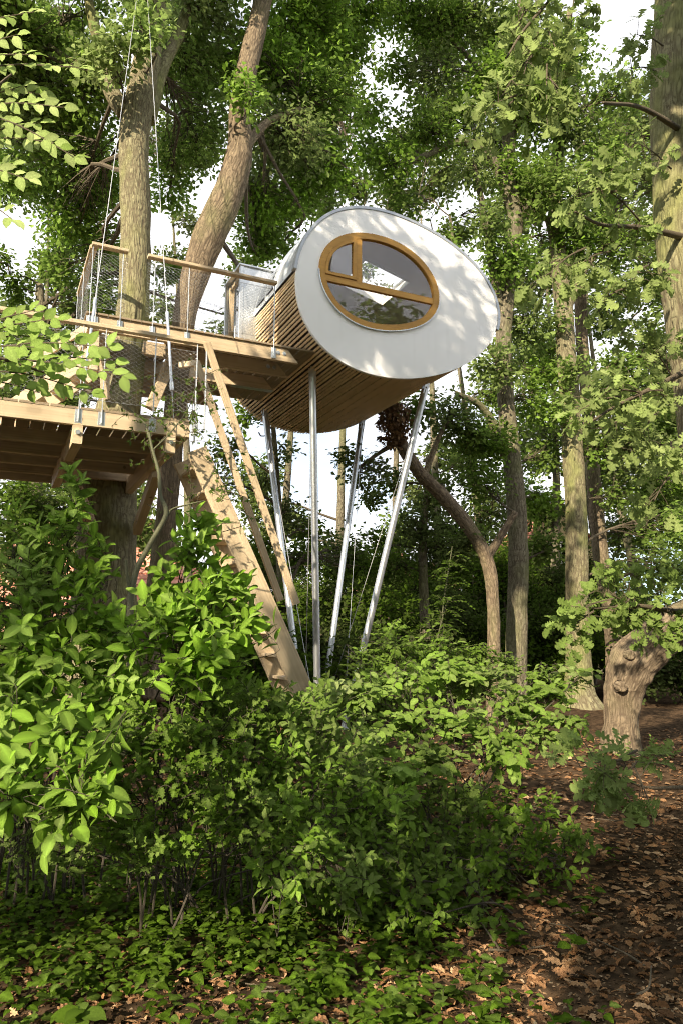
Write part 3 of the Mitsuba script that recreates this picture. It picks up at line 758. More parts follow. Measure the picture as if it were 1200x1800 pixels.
def tree(name, label, cat, bark_id, stems, limbs, blobs, leaf=.12, col=(.085, .145, .028), lai=2.2, group=None, seed=1, gap=.34, tmpl=L_FAR, bsdf='leaf_far', sides=24, singles=0, key=None, rosette=6, flat=.75, flare=.35, jitter=.22, green=GREEN, rough=.10, freq=2.2):
    """stems and limbs: lists of (px, py, depth, width px); blobs: (px, py, depth, radius m) or a point and a radius."""
    rg = np.random.default_rng(seed)
    k = key or thing(name, label, cat, group); sk_p, sk_r = [], []
    for j, st in enumerate(stems):
        P, R = st if isinstance(st, tuple) else trunk_pts(st)
        L = np.linalg.norm(np.diff(P, axis=0), axis=1).sum()
        q, r, m = stem_mesh(P, R, sides, max(10, int(L / .12) * (2 if rough > .1 else 1)), rough, freq, seed + j, flare if j == 0 else 0)
        add('trunk', solid([m], bark_id, True), k); sk_p.append(q); sk_r.append(r)
    lm = MB()
    for j, st in enumerate(limbs):
        P, R = st if isinstance(st, tuple) else trunk_pts(st)
        q, r, m = stem_mesh(P, R, 12, 26, .12, 3.0, seed + 20 + j)
        add('limb', solid([m], bark_id, True), k); sk_p.append(q); sk_r.append(r)
    S, SR = np.vstack(sk_p), np.concatenate(sk_r); lv = Leaves(); tw = MB()
    area = .36 * leaf * leaf
    for b in blobs:
        c, R = (at(*b[:3]), b[3]) if len(b) == 4 else (np.asarray(b[0], float), b[1])
        lo = S[:, 2] < c[2] + .2
        dist = np.linalg.norm(S - c, axis=1) + np.where(lo, 0, 3.0); i = int(np.argmin(dist + .25 * np.abs(S[:, 2] - (c[2] - .8))))
        (v, f, u), q = bough(rg, S[i], c, min(SR[i] * .5, 0.010 + .013 * np.linalg.norm(S[i] - c)), .014, 9); tw.add(v, f, u)
        n_leaf = int(lai * 1.55 * math.pi * R * R / area); n_sub = max(5, int(n_leaf / (rosette * 5)))
        tip = ball(rg, int(n_sub * 1.9), .25) * np.array([R, R, R * flat]) + c
        ok = meshkit.fbm(tip * .95 + seed * 3.7, 2, seed) + .25 * (meshkit.noise(tip * 2.7, seed + 9) - .5) > gap
        tip = tip[ok][:n_sub]
        if not len(tip): continue
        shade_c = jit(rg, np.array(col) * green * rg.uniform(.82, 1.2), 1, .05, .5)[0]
        for t in tip:
            s = q[rg.integers(3, len(q))]; m = (s + t) / 2 + rg.normal(size=3) * .10 * R + [0, 0, .05]
            qq = np.array([s, (s + m) / 2 + [0, 0, .02], m, t]); v, f, u = tube(qq, np.array([.011, .008, .006, .003]) * (.7 + .5 * R), 3, cap=False); tw.add(v, f, u)
        # rosettes of leaves along the outer part of each twig
        nr = 5; tt = rg.uniform(.5, 1.05, (len(tip), nr, 1)); base = c + (tip[:, None] - c) * tt + rg.normal(size=(len(tip), nr, 3)) * .14 * min(R, 1.0)
        base = base.reshape(-1, 3); base = np.repeat(base, rosette, 0); n = len(base)
        base = base + rg.normal(size=(n, 3)) * leaf * .85
        out = unit(base - c); d = unit(rg.normal(size=(n, 3)) * [1, 1, .45] + out * .5 + [0, 0, -.15])
        nrm = unit(rg.normal(size=(n, 3)) * .55 + [0, 0, .75] + out * .4 + SUN * .25)
        lv.add(base, d, nrm, leaf * rg.uniform(.65, 1.25, n), jit(rg, shade_c, n, jitter, .25))
    if tw.v: add('branch', tw.shape('twig_bark', uv=False), k, kind='stuff')
    if lv.a:
        if singles: lv.singles(tmpl, bsdf, k, singles, seed)
        else: lv.mass(tmpl, bsdf, k, 'crown')
    return k


# ------------------------------------------------------------------ the oaks that carry the terraces
tree('oak_tree', 'thick mossy oak trunk rising through both timber decks at left', 'tree', 'bark_oak',
     [[(165, 1330, 10.5, 150), (178, 1180, 10.5, 125), (186, 1000, 10.5, 108), (192, 860, 10.5, 98), (205, 740, 10.5, 84), (222, 640, 10.5, 66), (233, 560, 10.5, 60), (239, 400, 10.6, 56), (236, 250, 10.7, 56), (252, 140, 10.8, 54), (266, 60, 10.9, 48), (276, -60, 11, 42), (285, -260, 11, 32)]],
     [[(222, 200, 10.7, 36), (196, 160, 10.7, 32), (178, 90, 10.6, 26), (160, 20, 10.4, 20), (140, -80, 10.2, 14)], [(262, 210, 10.9, 30), (285, 120, 11.2, 26), (318, 50, 11.6, 22), (345, -40, 12, 14)],
      [(215, 130, 10.7, 22), (130, 110, 11.2, 16), (60, 60, 11.8, 10)]],
     [(50, 60, 11.5, 1.2), (150, 30, 11.5, 1.0), (70, 190, 12, 1.15), (150, 170, 11.5, .8), (130, 290, 12.5, 1.05), (40, 290, 13, .8), (330, 120, 12.5, .95), (250, 50, 9.9, .5), (200, 110, 9.9, .55), (345, 250, 13, .95), (360, 20, 12, .9), (300, 330, 13.5, .55), (20, 130, 12, 1.0), (180, 330, 13, .6), (140, 395, 13, .75), (190, 440, 13.5, .5), (105, 465, 14, .6), (110, 360, 13, .6), (150, -130, 10, 1.5), (350, -150, 11, 1.5), (-60, 0, 10.5, 1.6), (250, -300, 10, 1.6)],
     .12, (.075, .125, .027), 2.3, 'oaks around the decks', 11, green=2.8)
tree('oak_tree', 'second oak stem behind the first, red brown and curving right above the upper terrace', 'tree', 'bark_red',
     [[(255, 1230, 11.4, 60), (268, 1120, 11.4, 48), (285, 980, 11.4, 40), (298, 850, 11.4, 38), (308, 720, 11.4, 39), (318, 600, 11.4, 42), (332, 520, 11.4, 46), (362, 430, 11.4, 59), (401, 340, 11.4, 58), (421, 270, 11.4, 50), (422, 190, 11.5, 40), (437, 110, 11.6, 40), (456, 30, 11.8, 38), (470, -60, 12, 34), (480, -220, 12.2, 28)]],
     [[(455, 0, 11.8, 26), (520, -40, 12.3, 18), (570, -90, 12.8, 12)], [(425, 265, 11.4, 22), (470, 215, 12.2, 15), (530, 190, 13, 9)]],
     [(530, 50, 13, 1.15), (560, 170, 13.5, 1.0), (500, 240, 13, 1.05), (570, 285, 14, .95), (485, 350, 14, .8), (480, 120, 12.8, .95), (590, 90, 14, .8), (440, 175, 10.8, .3), (425, 150, 10.9, .25), (630, 10, 14, .85), (440, 330, 14.5, .7), (540, 330, 14.5, .6), (450, 445, 15, .5), (495, 430, 15.5, .4), (415, 500, 15, .35), (450, 390, 14.6, .6), (570, 370, 15.5, .5), (400, 120, 13.5, .8), (470, 420, 15, .5), (560, -120, 12, 1.5), (680, -160, 13, 1.4)],
     .12, (.062, .11, .027), 2.5, 'oaks around the decks', 12, green=2.8)
tree('oak_tree', 'tall oak right of the pod with a dark arching limb above its roof', 'tree', 'bark_grey',
     [[(902, 1330, 16.5, 46), (905, 1200, 16.5, 40), (908, 1080, 16.5, 36), (910, 950, 16.5, 35), (900, 820, 16.5, 33), (888, 700, 16.5, 31), (884, 600, 16.5, 30), (893, 480, 16.5, 29), (905, 390, 16.5, 28), (892, 300, 16.4, 26), (900, 180, 16.3, 26), (915, 40, 16.2, 20), (920, -150, 16, 12)]],
     [[(905, 380, 16.5, 24), (880, 310, 16.3, 22), (850, 265, 16, 19), (810, 248, 15.7, 16), (770, 262, 15.4, 13), (715, 285, 15.2, 10), (660, 290, 15, 6)], [(880, 560, 16.5, 18), (862, 450, 16.2, 16), (845, 350, 16, 12), (830, 280, 15.8, 8)], [(888, 650, 16.5, 14), (850, 590, 16.2, 10), (800, 440, 15.8, 8), (790, 380, 15.6, 5)], [(895, 200, 16.3, 14), (840, 120, 15.8, 10), (760, 40, 15.4, 8), (690, 20, 15.2, 5)], [(890, 800, 16.5, 22), (850, 720, 16, 14), (800, 690, 15.5, 8)]],
     [(740, 230, 15.4, .95), (770, 40, 15.4, 1.1), (850, 140, 15.4, 1.0), (690, 290, 15, .75), (905, 60, 16, 1.1), (940, 190, 16, 1.15), (760, 130, 15.6, .8), (830, 300, 15.8, .65), (905, 320, 16.5, .9), (960, 340, 16, 1.0), (890, 455, 16, .85), (930, 570, 17, 1.0), (870, 640, 15.8, .7), (930, 700, 17, .9), (990, 100, 15.6, 1.0), (1000, 440, 17, .9), (650, 255, 15.2, .6), (720, 360, 15.5, .5), (790, 430, 15.5, .35), (860, 780, 16, .7), (690, 120, 15.6, .5), (640, 190, 15.5, .5), (830, 30, 15.6, .9), (700, 10, 15, .8), (860, 400, 15.5, .6), (940, 870, 17, .6), (960, 800, 17.4, .6), (950, 660, 17.5, .7), (970, 960, 17.6, .5), (930, 980, 17.6, .5), (820, 780, 15.6, .7)],
     .13, (.066, .115, .027), 2.2, 'tall oaks behind the pod', 13, green=2.3)
tree('oak_tree', 'straight pale oak trunk right of centre, lit down its left side', 'tree', 'bark_oak',
     [[(1020, 1248, 16.9, 60), (1017, 1200, 16.9, 46), (1014, 1060, 16.9, 40), (1012, 900, 16.9, 38), (1004, 760, 16.9, 36), (996, 640, 16.9, 36), (990, 540, 16.9, 34), (980, 440, 16.9, 30), (976, 330, 16.9, 26), (985, 200, 16.9, 20), (1000, 20, 16.9, 14)]],
     [[(990, 560, 16.9, 16), (1030, 470, 16.9, 12), (1090, 400, 17, 8)], [(985, 480, 16.9, 14), (960, 380, 16.6, 10)], [(1005, 720, 16.9, 12), (1050, 660, 16.9, 8), (1110, 620, 17, 6)]],
     [(1060, 300, 16.5, 1.1), (1080, 440, 17, 1.0), (1150, 300, 17.5, 1.1), (1100, 660, 17, .85), (1020, 650, 16.2, .5), (1075, 740, 17, .95), (1150, 470, 18, .9), (980, 720, 16.2, .5), (1080, 170, 15.5, .9), (1130, 790, 17, 1.0), (1020, 380, 16.4, .7), (1090, 860, 17.5, .7), (1170, 640, 17, .8), (1185, 930, 17, .8), (1150, 990, 16.5, .7), (1190, 1010, 16, .6), (1040, 790, 17.2, .6), (1010, 230, 16.4, .8)],
     .13, (.08, .13, .03), 2.0, 'tall oaks behind the pod', 14, green=2.0)
tree('oak_tree', 'leaning oak with a clump of dry ivy, its stem slanting left under the pod', 'tree', 'bark_red',
     [[(868, 1330, 15, 30), (867, 1180, 15, 24), (866, 1060, 15, 22), (855, 985, 15, 24), (822, 925, 15, 25), (780, 875, 15, 25), (735, 828, 15, 24), (700, 770, 15, 22), (676, 690, 15, 19), (660, 620, 15, 15), (655, 520, 15, 12)]],
     [[(745, 838, 15, 12), (770, 770, 15.2, 9), (800, 720, 15.4, 6)], [(700, 775, 15, 10), (660, 800, 14.8, 7), (620, 830, 14.6, 5)], [(850, 990, 15, 16), (905, 900, 15, 12)]],
     [(640, 830, 14.8, .5), (610, 800, 14.6, .3), (720, 720, 15.3, .5), (790, 740, 15.5, .75), (850, 850, 15.6, .6), (770, 860, 16, .4), (820, 960, 15.4, .5), (690, 850, 15.5, .35), (655, 880, 15.6, .35)],
     .12, (.066, .112, .027), 2.2, 'tall oaks behind the pod', 15, green=1.5)
dk = [k for k in scene if k.startswith('oak_tree_004__')][0][:12]
rg = np.random.default_rng(3); lv = Leaves(); c0 = at(692, 745, 14.7); n = 900
p = c0 + ball(rg, n, .3) * [.34, .34, .52]; lv.add(p, unit(rg.normal(size=(n, 3)) + [0, 0, -.8]), unit(rg.normal(size=(n, 3))), .11 * rg.uniform(.6, 1.2, n), jit(rg, (.16, .10, .055), n, .3, .1))
lv.mass(L_FAR, 'leaf_dry', 'oak_tree_004', 'dry_ivy')
tree('oak_tree', 'dark slanting oak trunk close behind the straight pale one', 'tree', 'bark_red',
     [[(1085, 1200, 19, 32), (1073, 1080, 19, 28), (1056, 980, 19, 27), (1046, 880, 19, 26), (1036, 760, 19, 24), (1024, 620, 19, 22), (1018, 480, 19, 22), (1020, 300, 19, 14)]], [[(1050, 900, 19, 14), (1110, 860, 19.2, 9), (1150, 840, 19.4, 6)]],
     [(1160, 850, 19, .9), (1120, 930, 19, .7), (1180, 740, 19, 1.0), (1060, 560, 19.5, .8), (960, 620, 19.5, .7)], .14, (.07, .12, .028), 2.0, 'tall oaks behind the pod', 16, green=1.8)
tree('young_tree', 'slim dark young tree between the rightmost pole and the leaning oak', 'tree', 'bark_grey',
     [[(748, 1260, 17.5, 22), (746, 1100, 17.5, 18), (742, 960, 17.5, 15), (748, 880, 17.5, 12), (752, 800, 17.5, 8)]], [],
     [(720, 930, 17.5, .7), (770, 960, 17.5, .6), (690, 1000, 17.5, .6), (760, 880, 17.6, .5), (800, 1000, 17.8, .6), (660, 950, 17.8, .45)], .12, (.06, .105, .027), 2.0, 'young trees behind the ladder', 17, green=1.5)
tree('young_tree', 'young tree showing between the ladder rails and the front pole', 'tree', 'bark_grey',
     [[(505, 1260, 15, 24), (500, 1100, 15, 20), (492, 950, 15, 16), (486, 840, 15, 12), (480, 740, 15, 8)]], [],
     [(500, 790, 15, .45), (470, 840, 15, .4), (500, 900, 15.5, .5), (545, 935, 15.5, .45), (455, 760, 15, .4), (430, 730, 14.5, .4), (525, 990, 16, .55), (600, 960, 17, .5), (630, 1000, 17, .6), (450, 960, 16, .4), (400, 790, 14, .4), (395, 850, 14, .3)], .12, (.06, .105, .026), 2.0, 'young trees behind the ladder', 18, green=1.6)
tree('young_tree', 'dark leafy tree far behind the lower platform at the left edge', 'tree', 'bark_grey',
     [[(60, 1250, 15, 40), (66, 1050, 15, 34), (60, 850, 15, 30), (72, 650, 15, 24), (70, 500, 15, 14)]], [],
     [(30, 880, 14, .8), (110, 900, 14.5, .6), (50, 620, 15, .75), (120, 600, 15, .65), (130, 530, 15, .55), (35, 510, 15, .45), (240, 920, 13.5, .45), (250, 860, 13.5, .35), (20, 980, 14, .8), (100, 1000, 14, .7), (180, 520, 14, .5), (30, 760, 15, .7), (380, 590, 15, .4), (370, 640, 15, .4), (300, 480, 15, .4), (-40, 700, 14, .9), (0, 460, 14.5, .35), (420, 560, 15.5, .3)], .12, (.062, .108, .027), 2.2, 'young trees behind the ladder', 19, green=1.7)

# the stump-like leaning oak at the right, and the oak whose trunk stands at the right edge
tree('leaning_oak', 'short thick oak at right with fissured bark and knots, bending out of the frame', 'tree', 'bark_red',
     [[(1090, 1350, 10.4, 60), (1091, 1300, 10.4, 54), (1093, 1245, 10.4, 55), (1098, 1205, 10.4, 68), (1114, 1165, 10.35, 78), (1147, 1132, 10.3, 74), (1192, 1097, 10.25, 64), (1245, 1058, 10.2, 58), (1310, 980, 10.1, 56), (1350, 860, 10, 52), (1370, 700, 10, 44), (1380, 500, 10, 34)]], [],
     [], .12, (.09, .145, .035), 2.0, None, 21, sides=80, rough=.17, freq=5.0, flare=.5)
KN = MB()
for px, py, s in ((1094, 1208, .85), (1108, 1152, .75)):
    c = at(px, py, 10.05); a_ = np.linspace(0, 1, 8)
    v, f, u = tube(np.array([c + [0, .12, 0], c + [0, .0, 0], c + [0, -.012, 0], c + [0, -.004, 0], c + [0, .02, 0]]), np.array([.085, .07, .05, .032, .012]) * s * 1.15, 18, rough=.15, freq=9); KN.add(v, f, u)
add('knot', KN.shape('bark_red', True), 'leaning_oak')


def sprigs(k, rg, lv, tw, starts, leaf, col, per, length, droop=.25, nrm_up=.6):
    """Leafy shoots: starts = (px, py, depth, dx, dz, dy) tips with the direction they grow in."""
    for (px, py, Y, dx, dy, dz, L) in starts:
        A = at(px, py, Y); d = unit(np.array([dx, dy, dz])); q = spline(np.array([A - d * L, A - d * L * .5 + [0, 0, .06 * L], A]), 10)
        v, f, u = tube(q, np.linspace(.009, .003, 10), 5, cap=False); tw.add(v, f, u)
        m = int(per * L)
        for t in rg.uniform(.15, 1.0, m) ** .7:
            p = q[min(9, int(t * 9.99))]; sd = unit(rg.normal(size=3) + d * .7); sp = p + sd * rg.uniform(.06, .22)
            v, f, u = tube(np.array([p, (p + sp) / 2 + [0, 0, .012], sp]), np.array([.004, .003, .002]), 4, cap=False); tw.add(v, f, u)
            n = rg.integers(4, 8); dd = unit(rg.normal(size=(n, 3)) * .8 + sd + [0, 0, -droop]); base = sp + dd * .012
            lv.add(base, dd, unit(rg.normal(size=(n, 3)) * .5 + [0, -.25, nrm_up] + SUN * .35), leaf * rg.uniform(.65, 1.2, n), jit(rg, col, n, .18, .25))


RO = thing('oak_tree', 'near oak whose sunlit fissured trunk stands at the right edge, large lobed leaves before it', 'tree')
P, R = trunk_pts([(1330, 1560, 6.4, 170), (1318, 1300, 6.4, 150), (1290, 1000, 6.4, 140), (1262, 760, 6.4, 132), (1240, 600, 6.4, 128), (1214, 430, 6.5, 124), (1204, 280, 6.6, 122), (1200, 120, 6.7, 118), (1205, -60, 6.8, 110), (1215, -300, 7, 90)])
q_, r_, m_ = stem_mesh(P, R, 72, 120, .07, 2.5, 5, .3); add('trunk', solid([m_], 'bark_oak', True), RO)
for st in ([(1215, 420, 6.4, 16), (1130, 400, 5.9, 10), (1060, 395, 5.4, 7), (1010, 372, 5.0, 4)], [(1210, -60, 6.6, 12), (1090, -40, 5.9, 9), (1000, -25, 5.4, 7), (930, 40, 5.1, 6), (890, 100, 5.0, 4)], [(1230, 640, 6.2, 14), (1150, 680, 5.6, 9), (1080, 715, 5.2, 6), (1040, 740, 5, 4)], [(1215, 240, 6.5, 14), (1130, 190, 6, 9), (1060, 180, 5.5, 6)]):
    P, R = trunk_pts(st); q_, r_, m_ = stem_mesh(P, R, 10, 24, .1, 6, 3); add('limb', solid([m_], 'twig_bark', True), RO)
rg = np.random.default_rng(31); lv, tw = Leaves(), MB()
sprigs(RO, rg, lv, tw, [(1000, 350, 5.0, -.7, -.3, -.3, .5), (1060, 330, 5.2, -.4, -.3, .1, .5), (965, 480, 5.0, -.7, -.3, -.6, .45), (1010, 470, 5.2, -.6, -.3, -.4, .45), (1100, 500, 5.3, -.5, -.4, -.5, .45), (1045, 540, 5.3, -.7, -.3, -.5, .45), (1090, 590, 5.5, -.5, -.3, -.6, .4), (1120, 250, 5.9, -.6, -.4, .1, .5), 
    (880, 170, 5.0, -.5, -.2, -.8, .55), (920, 130, 5.0, -.3, -.2, -.9, .5), (960, 200, 5.1, -.1, -.2, -.9, .55), (900, 60, 5.2, -.4, -.3, -.8, .5), (985, 110, 5.2, .1, -.3, -.9, .5), (870, 210, 5.0, -.6, -.2, -.7, .4), (990, 190, 5.2, .2, -.2, -.9, .4), (850, 195, 4.9, -.8, -.1, -.5, .3), (950, 60, 5.2, -.1, -.2, -.9, .5), (1110, 120, 6.0, -.5, -.4, -.3, .5), (1120, 60, 6, -.5, -.4, -.2, .5), (910, 20, 5.2, -.4, -.2, -.5, .4),
    (1020, 720, 5.0, -.7, -.3, -.3, .4), (1060, 690, 5.2, -.6, -.3, -.1, .4), (1110, 700, 5.3, -.5, -.3, -.2, .4), (1130, 760, 5.4, -.4, -.4, -.4, .4), (1060, 770, 5.2, -.5, -.3, -.5, .35), (1160, 690, 5.6, -.3, -.4, .1, .4), (1150, 620, 5.6, -.4, -.4, .2, .4), (1180, 820, 5.6, -.2, -.4, -.4, .4), (1150, 880, 5.6, -.4, -.4, -.4, .4)], .125, (.235, .31, .11), 21, .5)
sprigs(RO, rg, lv, tw, [(1000, 60, 5.4, -.2, -.2, -.9, .6), (1110, 400, 5.6, -.3, -.4, -.2, .4)], .12, (.22, .30, .10), 20, .5)
add('twig', tw.shape('twig_bark', uv=False), RO, kind='stuff'); lv.singles(L_OAK, 'leaf_near', RO, 300)
# low oak sprays in front of the leaning oak
rg = np.random.default_rng(32); lv, tw = Leaves(), MB()
LO2 = thing('oak_spray', 'low spray of lobed oak leaves hanging in front of the leaning oak', 'branch')
P, R = trunk_pts([(1290, 1060, 7.2, 16), (1200, 1075, 6.9, 11), (1120, 1065, 6.6, 7), (1040, 1070, 6.4, 4)]); q_, r_, m_ = stem_mesh(P, R, 10, 24, .1, 6, 3); add('limb', solid([m_], 'twig_bark', True), LO2)
sprigs(LO2, rg, lv, tw, [(1010, 1080, 6.3, -.8, -.2, -.3, .4), (1050, 1040, 6.4, -.6, -.3, .2, .4), (1100, 1030, 6.6, -.3, -.3, .4, .4), (1150, 1030, 6.7, -.2, -.3, .3, .4), (1090, 1090, 6.5, -.4, -.4, -.5, .35), (1140, 1110, 6.6, -.2, -.4, -.5, .4), (1180, 1080, 6.7, 0, -.5, -.3, .4), (1000, 1110, 6.3, -.7, -.2, -.5, .3)], .13, (.17, .25, .07), 22, .5)
add('twig', tw.shape('twig_bark', uv=False), LO2, kind='stuff'); lv.singles(L_OAK, 'leaf_near', LO2, 150)
rg = np.random.default_rng(33); lv, tw = Leaves(), MB()
LO3 = thing('oak_spray', 'small oak spray hanging over the bare leaf litter at right, below the leaning oak', 'branch')
P, R = trunk_pts([(1290, 1390, 5.2, 10), (1200, 1385, 5.0, 7), (1130, 1383, 4.9, 4), (1050, 1350, 4.9, 3)]); q_, r_, m_ = stem_mesh(P, R, 8, 24, .1, 6, 3); add('limb', solid([m_], 'twig_bark', True), LO3)
sprigs(LO3, rg, lv, tw, [(1020, 1350, 4.8, -.8, -.1, -.1, .3), (1060, 1360, 4.9, -.6, -.2, -.3, .3), (1090, 1390, 4.8, -.4, -.3, -.4, .25), (1140, 1410, 4.8, .1, -.3, -.5, .25), (1060, 1330, 4.9, -.5, 0, .3, .25)], .125, (.22, .30, .10), 20, .5)
add('twig', tw.shape('twig_bark', uv=False), LO3, kind='stuff'); lv.singles(L_OAK, 'leaf_near', LO3, 80)

# beech boughs that reach in from the left
BE = thing('beech_tree', 'beech reaching in from the left edge with two boughs of bright oval leaves', 'tree')
bt = np.array([[-3.3, 2.5, -.1], [-3.25, 2.5, 2.5], [-3.2, 2.55, 5], [-3.1, 2.6, 8], [-3.1, 2.6, 11]]); q_, r_, m_ = stem_mesh(bt, np.array([.19, .16, .14, .11, .07]), 24, 60, .05, 2, 7, .4); add('trunk', solid([m_], 'bark_grey', True), BE)
rg = np.random.default_rng(34); lv, tw = Leaves(), MB()
for pts in ([(-420, 330, 2.6, 26), (-200, 240, 2.8, 14), (-60, 190, 2.9, 8), (20, 130, 3.0, 4)], [(-420, 640, 2.6, 24), (-180, 620, 2.9, 12), (-40, 620, 3.1, 7), (80, 655, 3.2, 4)]):
    P, R = trunk_pts(pts); q_, r_, m_ = stem_mesh(P, R, 10, 24, .1, 6, 3); add('limb', solid([m_], 'twig_bark', True), BE)


def beech_shoot(A, B, leaf, col, rg, lv, tw, spacing=.035, sag=.05):
    L = np.linalg.norm(B - A); q = spline(np.array([A, (A + B) / 2 + [0, 0, sag * L], B]), 16); v, f, u = tube(q, np.linspace(.005, .0018, 16), 5, cap=False); tw.add(v, f, u)
    m = max(4, int(L / spacing)); d = unit(B - A); face = unit(SUN + [.2, -.55, -.05]); side = unit(np.cross(d, face) + rg.normal(size=3) * .15); up = np.cross(side, d)
    for j in range(m):
        t = .12 + .88 * j / (m - 1); p = q[min(15, int(t * 15.99))]; s = 1 if j % 2 else -1
        dd = unit(d * .75 + side * s * .8 + rg.normal(size=3) * .18 + [0, 0, -.12]) if j < m - 1 else d
        lv.add(p[None] + dd * .006, dd[None], unit(up + rg.normal(size=3) * .28)[None], leaf * rg.uniform(.7, 1.15), jit(rg, col, 1, .14, .3))


bs = [((-90, 130), (140, 118), 3.0), ((-80, 60), (60, 20), 3.05), ((-60, 190), (112, 188), 3.0), ((-60, 190), (130, 275), 2.95), ((-60, 250), (70, 215), 3.1), ((-70, 100), (30, 60), 2.9), ((-80, 290), (50, 315), 3.0), ((-80, 200), (40, 150), 3.1), ((-60, 340), (22, 385), 3.0), ((-70, 330), (20, 290), 3.1), ((-60, 250), (95, 250), 3.1), ((-60, 160), (70, 165), 3.1), ((-60, 110), (60, 95), 3.1)]
for (x0, y0), (x1, y1), Y in bs: beech_shoot(at(x0, y0, Y + .1), at(x1, y1, Y), .066, (.34, .45, .17), rg, lv, tw)
bs = [((-60, 600), (100, 560), 3.2), ((-60, 620), (190, 610), 3.2), ((-60, 640), (215, 660), 3.15), ((-60, 650), (160, 690), 3.2), ((-60, 590), (60, 545), 3.2), ((-60, 640), (110, 640), 3.1), ((-60, 600), (130, 600), 3.3), ((-60, 670), (70, 690), 3.3), ((20, 640), (200, 635), 3.25), ((-60, 560), (70, 580), 3.3), ((-60, 620), (60, 610), 3.0)]
for (x0, y0), (x1, y1), Y in bs: beech_shoot(at(x0, y0, Y + .1), at(x1, y1, Y), .07, (.26, .39, .10), rg, lv, tw)
add('twig', tw.shape('twig_bark', uv=False), BE, kind='stuff'); lv.singles(L_OVAL, 'leaf_near', BE, 200)


# ------------------------------------------------------------------ trees farther back
def wood_tree(px, Y, w, crowns, say, seed, lean=0.0, leaf=.2, name='oak_tree', group='trees of the wood behind', col=(.085, .135, .032), lai=2.4):
    b = at(px, 1115, Y); z1 = max(at(c[0], c[1], Y)[2] for c in crowns) + .3
    P = np.array([[b[0] + lean * t * z1 + .5 * math.sin(3.1 * t + seed) * t, Y, -.1 + t * z1 * .72] for t in np.linspace(0, 1, 7)]); R = w * np.linspace(1, .12, 7)
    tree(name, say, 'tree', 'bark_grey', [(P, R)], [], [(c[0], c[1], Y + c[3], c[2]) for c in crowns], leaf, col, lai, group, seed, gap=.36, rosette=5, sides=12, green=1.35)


rgw = np.random.default_rng(70)
ROW = [(40, 24, 'left edge of the wood, seen under the beech boughs'), (150, 25, 'behind the thick oak, left'), (330, 26, 'behind the second oak stem'), (470, 27, 'behind the terrace, left of the pod'), (590, 26, 'behind the pod, left half'), (705, 28, 'behind the pod and the rear poles'), (790, 25, 'behind the arching limb'), (870, 29, 'behind the tall oak'), (960, 24, 'between the tall oak and the pale trunk'), (1070, 26, 'right of the pale trunk'), (1150, 23, 'right of the slanting dark trunk'), (1230, 28, 'at the right edge of the wood')]
CROWN = {0: [(90, 480, 1.1, .5), (60, 640, 1.3, 0), (130, 830, 1.3, 0), (20, 200, 1.7, 0), (80, 60, 1.7, 1), (40, 560, 1.2, 0), (20, 320, 1.0, .5), (30, 700, 1.5, 1), (60, 900, 1.5, 1)], 1: [(190, 470, .9, 0), (170, 540, .9, .5), (230, 880, 1.0, 0), (150, 120, 1.7, 0), (120, 260, 1.5, .5), (180, 300, 1.2, 0), (130, 420, .9, 0), (150, 620, 1.2, 0), (110, 700, 1.4, 0), (160, 940, 1.2, 0)], 2: [(285, 540, .8, 0), (340, 620, .8, 0), (290, 960, .9, 0), (320, 100, 1.7, 0), (310, 250, 1.5, .5), (290, 20, 1.6, 0), (345, 260, 1.2, 0), (310, 460, .8, 0), (330, 390, .6, 0)],
         3: [(480, 100, 1.8, 0), (500, 270, 1.6, .5), (430, 330, 1.0, 0), (470, 400, .9, 0), (430, 470, .7, 0), (460, 840, 1.0, 0)], 4: [(500, 1000, 1.0, 0), (470, 920, .9, 0), (440, 880, .8, 0), (650, 480, .7, -1.5), (690, 520, .5, -1.5), (520, 360, .8, 0), (470, 980, .9, 0), (560, 60, 1.8, 0), (590, 190, 1.6, 0), (560, 300, 1.3, 0), (640, 320, 1.0, 0), (510, 920, .9, 0), (570, 980, .9, 0)], 5: [(760, 330, 1.1, 0), (800, 400, .9, 0), (770, 800, 1.0, 0), (690, 350, 1.0, 0), (730, 260, 1.4, 0), (700, 940, 1.0, 0), (660, 1010, 1.2, 0), (740, 860, .9, 0)],
         6: [(770, 60, 1.7, 0), (790, 190, 1.6, 0), (790, 290, .9, 0), (820, 820, 1.0, 0), (780, 930, 1.2, 0), (830, 1000, 1.2, 0)], 7: [(870, 120, 1.9, 0), (850, 260, 1.5, 0), (890, 380, 1.5, 0), (900, 520, 1.4, 0), (870, 690, 1.3, 0), (860, 900, 1.5, 0), (900, 760, 1.3, 0)], 8: [(960, 160, 1.7, 0), (950, 320, 1.6, 0), (960, 470, 1.4, 0), (950, 620, 1.3, 0), (960, 780, 1.4, 0), (960, 900, 1.0, 0)],
         9: [(1070, 230, 1.7, 0), (1050, 380, 1.5, 0), (1080, 520, 1.1, 0), (1080, 680, 1.5, 0), (1070, 820, 1.5, 0), (1090, 940, 1.3, 0)], 10: [(1150, 220, 1.6, 0), (1160, 400, 1.5, 0), (1170, 600, 1.4, 0), (1150, 760, 1.5, 0), (1160, 900, 1.4, 0)], 11: [(1200, 500, 2.0, 0), (1180, 700, 1.8, 0), (1190, 860, 1.8, 0), (1210, 300, 2.0, 0)]}
for i, (px, Y, say) in enumerate(ROW): wood_tree(px, Y, .2, CROWN[i], 'tree of the wood ' + say, 100 + i, rgw.uniform(-.08, .08))


